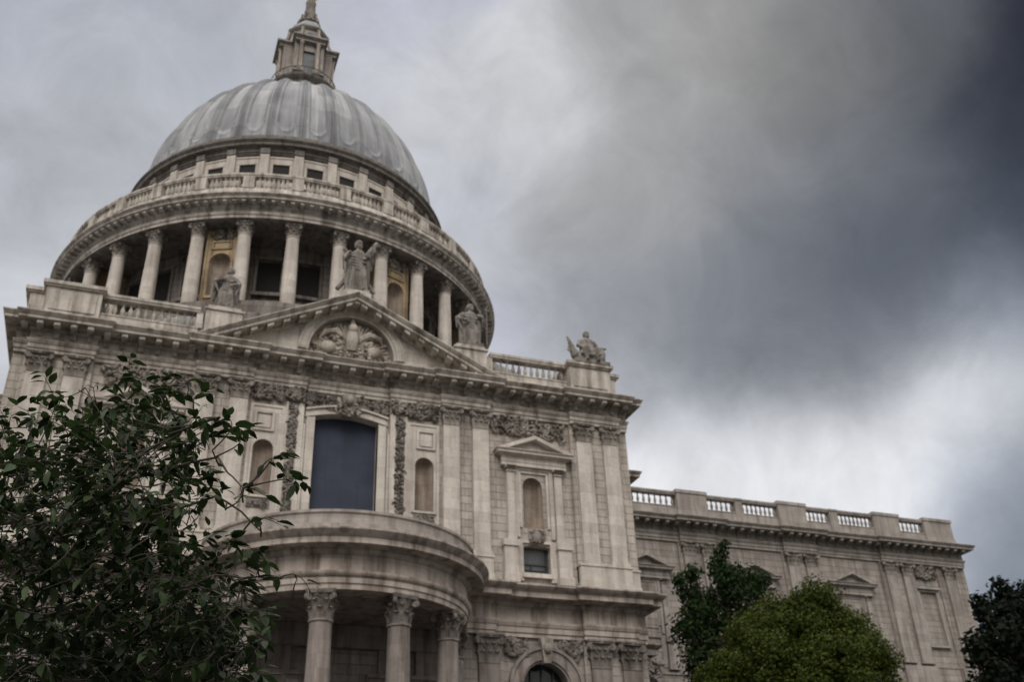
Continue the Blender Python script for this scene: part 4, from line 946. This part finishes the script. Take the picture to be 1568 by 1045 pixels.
a = MB(); a.lathe([(2.15, 95.05), (2.1, 95.35), (1.9, 95.9), (1.5, 96.45), (1.15, 96.8)], n=8, a0=pi/8, a1=2*pi+pi/8, smooth=False); part('lantern_cupola', a, 'lead', lan)
a = MB(); a.lathe([(1.2, 96.7), (1.4, 96.85), (1.35, 97.0), (1.05, 97.1), (.9, 97.5), (.75, 98.0), (.62, 99.0), (.55, 100.4), (.62, 100.8), (.45, 101.3), (.3, 101.8)], n=16)
for k in range(8):
    b = len(a.v); a.tube([(0, -1.25, 97.0), (0, -1.15, 97.5), (0, -.9, 98.1), (0, -.85, 98.6)], [.2, .16, .12, .16], 6); a.xform(Matrix.Rotation(k*pi/4, 4, 'Z'), b)
part('ball_pedestal', a, 'stone_carved', lan)
a = MB(); a.ball((0, 0, 102.7), 1.0, 20, 14); a.box(-.12, .12, -.12, .12, 103.6, 107.6); a.box(-1.2, 1.2, -.1, .1, 105.6, 105.9); part('ball_and_cross', a, 'gold', lan)

# ------------------------------------------------------------------ statues
def remeshed(name, mb, mat, label, cat, loc, rz=0, vox=.03):
    o = obj(name, mb, mat, None, loc, rz); m_ = o.modifiers.new('r', 'REMESH'); m_.mode = 'VOXEL'; m_.voxel_size = vox; m_.use_smooth_shade = True
    s_ = o.modifiers.new('s', 'SMOOTH'); s_.iterations = 1; s_.factor = .4
    return tag(o, label, cat)
def closed_lathe(a, secs, n=28, folds=7, amp=.05, ph=0):
    b = len(a.v); k = len(secs)
    for (cx, cy, z, rx, ry, f_) in secs:
        for i in range(n):
            t_ = 2*pi*i/n; w = 1+amp*f_*(sin(folds*t_+ph+z*.6)+.5*sin((folds*2-3)*t_+ph*2-z))
            a.v.append((cx+rx*w*cos(t_), cy+ry*w*sin(t_), z))
    for j in range(k-1):
        for i in range(n):
            i2 = (i+1) % n; a.face((b+j*n+i, b+j*n+i2, b+(j+1)*n+i2, b+(j+1)*n+i), None, True)
    a.face([b+i for i in reversed(range(n))]); a.face([b+(k-1)*n+i for i in range(n)])
def head_(a, c, s=1.0, turn=0, beard=True):
    R = Matrix.Rotation(turn, 3, 'Z'); c = Vector(c); P = lambda x, y, z: tuple(c+R @ Vector((x*s, y*s, z*s)))
    a.ball(c, (.17*s, .2*s, .24*s), 14, 10, R); a.ball(P(0, .05, .06), (.2*s, .2*s, .2*s), 12, 8, R)
    a.ball(P(0, -.2, -.02), (.035*s, .06*s, .07*s), 8, 6, R); a.ball(P(0, -.17, .06), (.13*s, .05*s, .03*s), 8, 5, R)
    for q in (-1, 1): a.ball(P(q*.17, .02, 0), (.04*s, .05*s, .07*s), 6, 5, R); a.ball(P(q*.16, .08, -.05), (.08*s, .12*s, .2*s), 8, 6, R)
    if beard: a.ball(P(0, -.14, -.2), (.12*s, .1*s, .16*s), 8, 6, R)
    a.tube([P(0, .03, -.15), P(0, .05, -.42)], [.11*s, .14*s], 10)
def hand_(a, p, d, s=1.0):
    p = Vector(p); d = Vector(d).normalized(); sd_ = d.cross(Vector((.2, -1, .1))).normalized()
    a.ball(p, (.08*s, .07*s, .09*s), 8, 6)
    for i, l in enumerate((.15, .18, .17, .13)):
        q = p+sd_*((i-1.5)*.05*s); a.tube([q, q+d*l*.6*s, q+d*l*s+Vector((0, -.04*s, 0))], [.03*s, .028*s, .024*s], 6)
    a.tube([p, p+sd_*.1*s+d*.06*s], [.035*s, .028*s], 6)
def standing(arms, cloak=0, lean=0, turn=0, s=1.0):
    a = MB()
    closed_lathe(a, [(0, 0, 0, .50, .42, 1.7), (.02, 0, .35, .46, .38, 1.9), (.03+lean*.2, -.03, .9, .40, .34, 1.7), (.02+lean*.4, -.04, 1.3, .37, .31, 1.3), (lean*.6, 0, 1.65, .29, .24, .8), (lean*.8, 0, 2.0, .34, .26, .6), (lean*.95, 0, 2.3, .39, .25, .3), (lean, 0, 2.45, .25, .2, .1), (lean, 0, 2.55, .14, .14, 0)], 48, 8, .13, lean*5)
    head_(a, (lean*1.1, -.06, 2.86), 1.0, turn)
    # leg pushing through the robe, feet
    a.tube([(.2, -.2, 1.35), (.24, -.38, .8), (.22, -.3, .1)], [.2, .17, .12], 10); a.ball((.22, -.45, .06), (.1, .2, .07), 8, 5); a.ball((-.22, -.4, .06), (.1, .2, .07), 8, 5)
    # drapery folds swung across the body
    for i in range(5):
        z = 1.25+i*.17; a.tube([(-.42, .05, z+.25), (-.2, -.36, z+.02), (.15, -.38, z-.12), (.42, -.05, z-.22+.1*i)], [.05, .07, .07, .05], 6)
    for i in range(7):
        x = -.4+i*.13; a.tube([(x*.8, -.34, 1.3), (x, -.40, .7), (x*1.15, -.42, .05)], [.03, .05, .06], 6)
    for pts in arms:
        pts = [Vector(p) for p in pts]; a.tube(pts, [.17, .15, .13, .09][:len(pts)], 10)
        a.tube([pts[0], pts[1]+Vector((0, 0, -.05)), pts[1]+Vector((0, .1, -.7))], [.17, .15, .05], 8)
        a.tube([pts[1], (pts[1]+pts[2])/2+Vector((0, .05, -.35)), pts[2]+Vector((0, .08, -.75))], [.1, .09, .03], 6)
        hand_(a, pts[-1], pts[-1]-pts[-2])
    if cloak:
        for q in (-1, 1):
            a.tube([(q*.33, .15, 2.4), (q*.48*cloak, .16, 1.7), (q*.5*cloak, .14, .9), (q*.46, .1, .1)], [.16, .22, .2, .14], 8); a.tube([(q*.3, .05, 2.35), (q*.4*cloak, .0, 1.5), (q*.52*cloak, -.05, .5)], [.08, .07, .05], 6)
    a.box(-.6, .6, -.55, .5, -.22, .03)
    return a
# apex figure with a diagonal cross behind
a = standing([[(-.42, 0, 2.3), (-.75, -.1, 2.0), (-.72, -.35, 1.75), (-.6, -.5, 1.9)], [(.42, 0, 2.3), (.72, -.05, 2.15), (.8, -.25, 2.45), (.74, -.3, 2.65)]], 1.0, .0, .3)
a.tube([(-1.0, .35, .3), (1.05, .25, 3.3)], .13, 8); a.tube([(1.0, .4, .4), (-.75, .3, 2.7)], .12, 8)
o = remeshed('statue', a, 'stone_statue', 'stone statue with diagonal beams behind it, standing on the pediment apex', 'statue', (.1, .05, 35.05)); o.scale = (1.14, 1.1, 1.26)
a = standing([[(-.42, 0, 2.3), (-.66, -.15, 1.85), (-.45, -.45, 1.75), (-.2, -.5, 1.85)], [(.42, 0, 2.3), (.7, -.1, 1.9), (.52, -.42, 1.6), (.3, -.5, 1.5)]], 1.25, .12, -.5)
o = remeshed('statue', a, 'stone_statue', 'cloaked stone statue on the lower left slope of the pediment', 'statue', (-7.35, .75, 33.0)); o.scale = (1, 1, .93)
a = standing([[(-.42, 0, 2.3), (-.82, .0, 1.95), (-.6, -.35, 1.7), (-.35, -.4, 1.6)], [(.42, 0, 2.3), (.8, -.1, 2.2), (.86, -.3, 2.4), (.84, -.34, 2.5)]], 1.0, 0, .4)
a.tube([(.86, -.42, .0), (.9, -.42, 2.9)], .045, 8); a.box(.72, 1.08, -.46, -.38, 2.5, 2.6)
o = remeshed('statue', a, 'stone_statue', 'stone statue with a tall staff, on the lower right slope of the pediment', 'statue', (7.5, .75, 33.05)); o.scale = (1.05, 1, 1.0)
# seated figure between creatures
a = MB()
closed_lathe(a, [(0, 0, 0, .95, .6, 1), (0, -.05, .35, .85, .6, 1), (0, -.05, .7, .68, .55, 1), (0, .0, 1.0, .5, .42, .8), (0, .05, 1.4, .5, .32, .5), (0, .05, 1.7, .5, .3, .3), (0, .05, 1.85, .3, .22, .1), (0, .05, 1.95, .14, .14, 0)], 36, 9, .1)
head_(a, (0, -.02, 2.22), .95, -.1)
for q in (-1, 1):
    a.tube([(q*.25, 0, .85), (q*.35, -.55, .8), (q*.35, -.6, .3), (q*.38, -.62, .0)], [.24, .22, .16, .12], 10); a.ball((q*.38, -.75, .03), (.1, .18, .07), 8, 5)
    pts = [Vector((q*.45, .05, 1.68)), Vector((q*.68, -.1, 1.25)), Vector((q*.4, -.4, 1.0))]; a.tube(pts, [.16, .14, .09], 10); hand_(a, pts[-1], pts[-1]-pts[-2])
a.tube([(-.7, -.5, .55), (0, -.62, .4), (.7, -.5, .62)], [.1, .14, .1], 8)
# creature on the left with a raised wing
a.tube([(-.5, .1, .3), (-.9, .0, .6), (-1.05, .0, .95)], [.3, .3, .22], 10); a.tube([(-.95, .05, .8), (-1.1, .08, 1.3), (-1.3, .1, 1.85), (-1.36, .1, 1.95)], [.22, .17, .07, .02], 8)
for i in range(4): a.tube([(-.8+i*.03, .1, .75), (-1.0-i*.05, .12, 1.2-i*.1), (-1.22-i*.06, .12, 1.6-i*.2)], [.12, .09, .03], 6)
# creature on the right with a beaked head
a.tube([(.6, .1, .1), (.9, 0, .55), (1.0, -.02, .95), (1.0, -.05, 1.15)], [.3, .32, .24, .16], 10); a.ball((1.02, -.06, 1.25), (.17, .16, .15), 10, 7); a.tube([(1.05, -.08, 1.26), (1.25, -.1, 1.3), (1.34, -.12, 1.27)], [.1, .07, .02], 8)
a.box(-1.2, 1.2, -.7, .5, -.22, .04)
o = remeshed('statue', a, 'stone_statue', 'seated stone figure flanked by winged creatures on the corner parapet', 'statue', (15.3, .45, 32.86)); o.scale = (1.0, 1, 1.03)

# ------------------------------------------------------------------ trees
def leaf_cloud(name, pts, nrm_, size, mat, parent, aspect=.6, rs=None):
    rs = rs or np.random.RandomState(1); n = len(pts); sz = size*rs.uniform(.6, 1.3, n)[:, None]
    r = rs.normal(size=(n, 3)); u = np.cross(nrm_, r); u /= np.linalg.norm(u, axis=1)[:, None]; v = np.cross(nrm_, u)
    tip = pts+u*sz; b0 = pts-u*sz*.9; s1 = pts+v*sz*aspect+nrm_*sz*.18; s2 = pts-v*sz*aspect+nrm_*sz*.18
    V = np.stack([b0, s2, tip, s1], 1).reshape(-1, 3)
    me = bpy.data.meshes.new(name); me.vertices.add(4*n); me.vertices.foreach_set('co', V.astype(np.float32).ravel())
    me.loops.add(4*n); me.loops.foreach_set('vertex_index', np.arange(4*n, dtype=np.int32)); me.polygons.add(n); me.polygons.foreach_set('loop_start', np.arange(n, dtype=np.int32)*4)
    me.update(calc_edges=True); me.validate()
    return obj(name, me, mat, parent)
def clump_points(clumps, dens, rs, shell=.55):
    P, Nn = [], []
    for (x, y, z, r) in clumps:
        n = max(30, int(dens*r*r)); d = rs.normal(size=(n, 3)); d /= np.linalg.norm(d, axis=1)[:, None]
        rad = r*(shell+(1.12-shell)*rs.uniform(0, 1, n)**.7)[:, None]*(1+.22*np.sin(d[:, :1]*5+x)*np.sin(d[:, 2:]*6+z))
        P.append(np.array([x, y, z])+d*rad*np.array([1, 1, .92])); q = d+rs.normal(scale=.7, size=(n, 3))+np.array([0, 0, .5]); Nn.append(q/np.linalg.norm(q, axis=1)[:, None])
    return np.concatenate(P), np.concatenate(Nn)
def branches(a, root, top, clumps, r0, rg, every=1):
    root = Vector(root); top = Vector(top); n = 8
    P = [root.lerp(top, i/n)+Vector((rg.uniform(-.15, .15), rg.uniform(-.15, .15), 0))*(1 if 0 < i < n else 0) for i in range(n+1)]
    a.tube(P, [r0*(1-.75*i/n) for i in range(n+1)], 10)
    a.tube([root-Vector((0, 0, .3)), root+Vector((0, 0, .1)), root+Vector((0, 0, .7))], [r0*1.7, r0*1.5, r0], 10)
    for (x, y, z, r) in clumps[::every]:
        c_ = Vector((x, y, z)); h = min(max((c_.z-root.z)*.72, (top.z-root.z)*.3), (top.z-root.z)*.95); s0 = root.lerp(top, h/(top.z-root.z))
        m1 = s0.lerp(c_, .5)+Vector((rg.uniform(-.3, .3), rg.uniform(-.3, .3), -.25)); w = r0*.32
        a.tube([s0, m1, c_], [w, w*.6, w*.2], 6)
        for q in range(3):
            d = Vector((rg.uniform(-1, 1), rg.uniform(-1, 1), rg.uniform(-.3, 1))).normalized(); a.tube([c_.lerp(m1, .3), c_+d*r*.8], [w*.25, w*.08], 4)
# dark tree in the angle of transept and choir
rs = np.random.RandomState(4); rg = random.Random(5)
DK = [(24.64,2.0,22.44,.37),(24.35,2.0,21.82,.57),(24.04,2.0,21.04,.65),(25.08,2.0,20.55,1.05),(26.53,2.0,20.24,.98),(27.43,2.0,20.48,.57),(23.68,2.0,19.86,.96),(21.92,2.0,20.3,.64),(21.36,2.0,20.09,.4),(21.44,2.0,19.37,.79),(22.53,2.0,18.85,1.02),(24.22,2.0,18.97,1.11),(25.88,2.0,19.21,.96),(21.55,2.0,17.61,.93),(23.09,2.0,17.51,1.09),(24.94,2.0,17.83,.79),(20.76,2.0,16.6,.54),(21.99,2.0,16.1,.96),(21.2,2.0,15.12,.99),(22.21,2.0,14.62,.95)]
DK = [(x, y+rg.uniform(-.9, .9), z, r) for x, y, z, r in DK]
DKB = DK+[(24.2, 4.2, 19.3, 1.1), (22.6, 4.4, 17.5, 1.2), (25.6, 4.0, 16.5, 1.3), (24, .2, 15.2, 1.3), (22.4, 3.6, 13.4, 1.4), (25.2, 2.6, 13.2, 1.4), (23.8, .4, 12.0, 1.3), (21.4, 2, 11.8, 1.2)]
t = empty('broadleaf_tree', (23.6, 2.5, 0), 'dark green tree with a pointed top against the side wall, behind the bright bushy tree', 'tree')
a = MB(); cl_ = [(x-23.6, y-2.5, z, r) for x, y, z, r in DKB]; branches(a, (0, 0, 0), (.6, 0, 20.5), cl_, .42, rg); obj('trunk', a, 'bark', t)
p, nn = clump_points(cl_, 560, rs, .25); leaf_cloud('crown', p, nn, .15, 'leaf_dark', t, .5, rs)
# bright bushy tree
t = empty('broadleaf_tree', (20.6, -8, 0), 'bright olive green rounded tree, lowest and bushiest on the lawn by the choir', 'tree')
cl_ = []
for i in range(330):
    th = rg.uniform(0, 2*pi); ph = math.acos(rg.uniform(-1, 1)); k = rg.uniform(.35, .97) if i % 3 == 0 else rg.uniform(.86, .97)
    k *= 1+.07*sin(3*th+1)*sin(ph*4)+.05*sin(7*th)
    R = Vector((sin(ph)*cos(th)*4.75, sin(ph)*sin(th)*4.7, cos(ph)*5.6))*k
    if R.z > 0: R.x *= 1.0-.16*R.z/5.9
    cl_.append((R.x+.2+R.z*.13, R.y, 10.35+R.z, rg.uniform(.35, .95)))
a = MB(); branches(a, (0, 0, 0), (.3, 0, 13), cl_, .4, rg, 9); obj('trunk', a, 'bark', t)
p, nn = clump_points(cl_, 1500, rs, .2); leaf_cloud('crown', p, nn, .085, 'leaf_bright', t, .6, rs)
# near-black tree at the right
RT = [(35.25,-8,17.39,.58),(34.11,-8,16.72,.5),(34.45,-8,16.13,.86),(35.95,-8,16.23,1.23),(33.19,-8,15.87,.28),(34.32,-8,14.71,1.2),(32.51,-8,14.09,.62),(32.88,-8,13.36,.62),(35.47,-8,13.9,1.41),(33.01,-8,12.59,.76),(32.02,-8,13.38,.31),(34.54,-8,12.32,1.21),(38.04,-8,15.82,1.82),(37.53,-8,13.31,1.77),(36.2,-6.2,14.8,1.6),(35,-6.5,12.2,1.5),(37.5,-9.5,11.2,1.7),(34.5,-9,10.6,1.5),(39.5,-8,13.5,1.8),(38.5,-7,17.2,1.3)]
t = empty('broadleaf_tree', (36, -8, 0), 'almost black leafy tree beyond the end of the choir at the edge of the view', 'tree')
cl_ = [(x-36, y+8+rg.uniform(-.6, .6), z, r) for x, y, z, r in RT]
a = MB(); branches(a, (0, 0, 0), (.3, 0, 15.5), cl_, .36, rg); obj('trunk', a, 'bark', t)
p, nn = clump_points(cl_, 430, rs, .45); leaf_cloud('crown', p, nn, .17, 'leaf_black', t, .6, rs)

# near tree whose twigs reach into the picture
TR = Vector((-14.2, -45.6, 0))
t = empty('broadleaf_tree', TR, 'near tree with long twigs of pointed dark leaves hanging before the left of the portico', 'tree')
CAMP = Vector(M.translation)
def dirp(u, v, d):           # where a twig tip stands in the yard
    w = (f_+rr*((u-784)/FPX)-uu*((v-522.5)/FPX)); return CAMP+w*d
wood = MB(); leaves = MB()
def one_leaf(mb, p, d, nrm0, l, w):
    d = d.normalized(); s_ = d.cross(nrm0).normalized(); n_ = s_.cross(d); b = len(mb.v)
    st = [(0, 0), (.12, .0), (.3, .8), (.52, 1), (.75, .68), (.9, .28), (1, 0)]
    for k, ww in st:
        c_ = p+d*(k*l)-n_*(.22*l*k*k)
        mb.v += [tuple(c_-TR), tuple(c_+s_*(ww*w/2)+n_*(.10*w*ww)-TR), tuple(c_-s_*(ww*w/2)+n_*(.10*w*ww)-TR)]
    for i in range(len(st)-1):
        q = b+i*3; mb.face((q, q+3, q+4, q+1), None, True); mb.face((q+3, q, q+2, q+5), None, True)
def twig(p0, p1, nleaf, r=.004, ll=.085, bend=.06):
    p0, p1 = Vector(p0), Vector(p1); d = p1-p0; L_ = d.length; side = Vector((rg.uniform(-1, 1), rg.uniform(-1, 1), rg.uniform(-.3, 1)))*bend
    P = [p0.lerp(p1, k)+side*sin(pi*k) for k in np.linspace(0, 1, 6)]
    wood.tube([q-TR for q in P], [r*(1-.7*k) for k in np.linspace(0, 1, 6)], 5)
    for i in range(nleaf):
        k = .25+.75*(i+1)/nleaf; q = p0.lerp(p1, k)+side*sin(pi*k); dd = d.normalized()
        out = Vector((rg.uniform(-1, 1), rg.uniform(-1, 1), rg.uniform(-.75, .35))).normalized()
        ld = (dd*rg.uniform(.3, .9)+out).normalized(); one_leaf(leaves, q, ld, Vector((rg.uniform(-.5, .5), rg.uniform(-.5, .5), 1)), ll*rg.choice((.55, .75, .9, 1.0, 1.2)), ll*rg.uniform(.32, .5))
    return P
# main limbs from the trunk toward the picture
trunk_top = TR+Vector((.3, -.2, 5.2))
wood.tube([TR-TR, Vector((.05, 0, 1.5)), Vector((.2, -.1, 3.2)), trunk_top-TR, trunk_top-TR+Vector((.1, .2, 2.0))], [.24, .19, .16, .12, .06], 12)
LIMBS = [[(-60, 820), (170, 740), (330, 700), (372, 748)], [(40, 800), (200, 800), (330, 760), (400, 815)], [(30, 950), (200, 930), (330, 880), (420, 890)], [(-60, 900), (120, 770), (240, 680), (330, 640)], [(0, 1080), (200, 1030), (320, 980), (370, 1000)]]
tips = []
for li, lm in enumerate(LIMBS):
    dd = [4.9, 4.6, 4.4, 4.3]
    P = [TR+Vector((.15, -.05, 1.8+.7*li))]+[dirp(u, v, d*(1+.03*rg.uniform(-1, 1))) for (u, v), d in zip(lm, dd)]
    Q = []
    for i in range(len(P)-1):
        for k in np.linspace(0, 1, 4, endpoint=False): Q.append(P[i].lerp(P[i+1], k)+Vector((rg.uniform(-1, 1), rg.uniform(-1, 1), rg.uniform(-1, 1)))*.012)
    Q.append(P[-1]); wood.tube([q-TR for q in Q], np.linspace(.013, .003, len(Q)), 6); tips += Q[5:]
def nearest(p): return min(tips, key=lambda q: (q-p).length)
# named sprays seen against the stone
for u0, v0, u1, v1, n in [(325,690,350,640,8),(330,700,362,672,7),(400,720,450,690,9),(372,748,470,742,8),(300,640,330,600,7),(372,770,415,765,6),(395,860,422,880,7),(400,815,430,805,5),(330,640,312,655,6),(250,600,240,575,6),(360,905,395,890,6),(350,830,392,842,7),(420,890,478,912,5),(310,900,345,905,6),(330,950,375,945,8),(350,980,392,1000,8),(340,1010,380,1030,8),(360,930,402,935,7),(300,960,350,965,8),(320,1020,350,1040,8),(345,880,385,872,6),(345,780,368,745,5),(420,700,455,738,4)]:
    d0 = 4.3*(1+rg.uniform(-.02, .02)); twig(dirp(u0, v0, d0), dirp(u1, v1, d0*rg.uniform(.96, 1.02)), n)
    p = dirp(u0, v0, d0); q = nearest(p); wood.tube([q-TR, q.lerp(p, .5)-TR+Vector((0, 0, -.02)), p-TR], [.0045, .004, .0035], 5)
# the dense mass further left
for i in range(1250):
    v = 585+525*rg.random()**.75; lim = 300+35*sin(v*.021)+60*max(0, (v-700)/345) - max(0, (640-v))*.7
    u = lim-430*rg.random()**1.25+rg.uniform(-10, 18)
    if 690 < v < 860 and u > 240 and rg.random() < .5: continue
    if v < 660 and (u > 285 or u < 215-(v-560)*2.6): continue
    d = rg.uniform(4.0, 5.6); p = dirp(u, v, d); e = Vector((rg.uniform(-1, 1), rg.uniform(-1, 1), rg.uniform(-.8, .8))).normalized()*rg.uniform(.12, .26)
    twig(p, p+e, rg.randint(5, 10), .0028, rg.uniform(.06, .09))
    if i % 4 == 0: q = nearest(p); wood.tube([q-TR, q.lerp(p, .5)-TR+Vector((0, 0, -.03)), p-TR], [.0035, .003, .0025], 5)
for i in range(260):         # rest of the crown, out of the picture
    p = trunk_top+Vector((rg.gauss(-.6, 1.3), rg.gauss(0, 1.3), rg.gauss(.3, .9)))
    if p.x > -12.6: continue
    twig(p, p+Vector((rg.uniform(-.3, .3), rg.uniform(-.3, .3), rg.uniform(-.2, .2))), 6, .004)
obj('trunk', wood, 'twig', t); obj('crown', leaves, 'leaf_near', t)
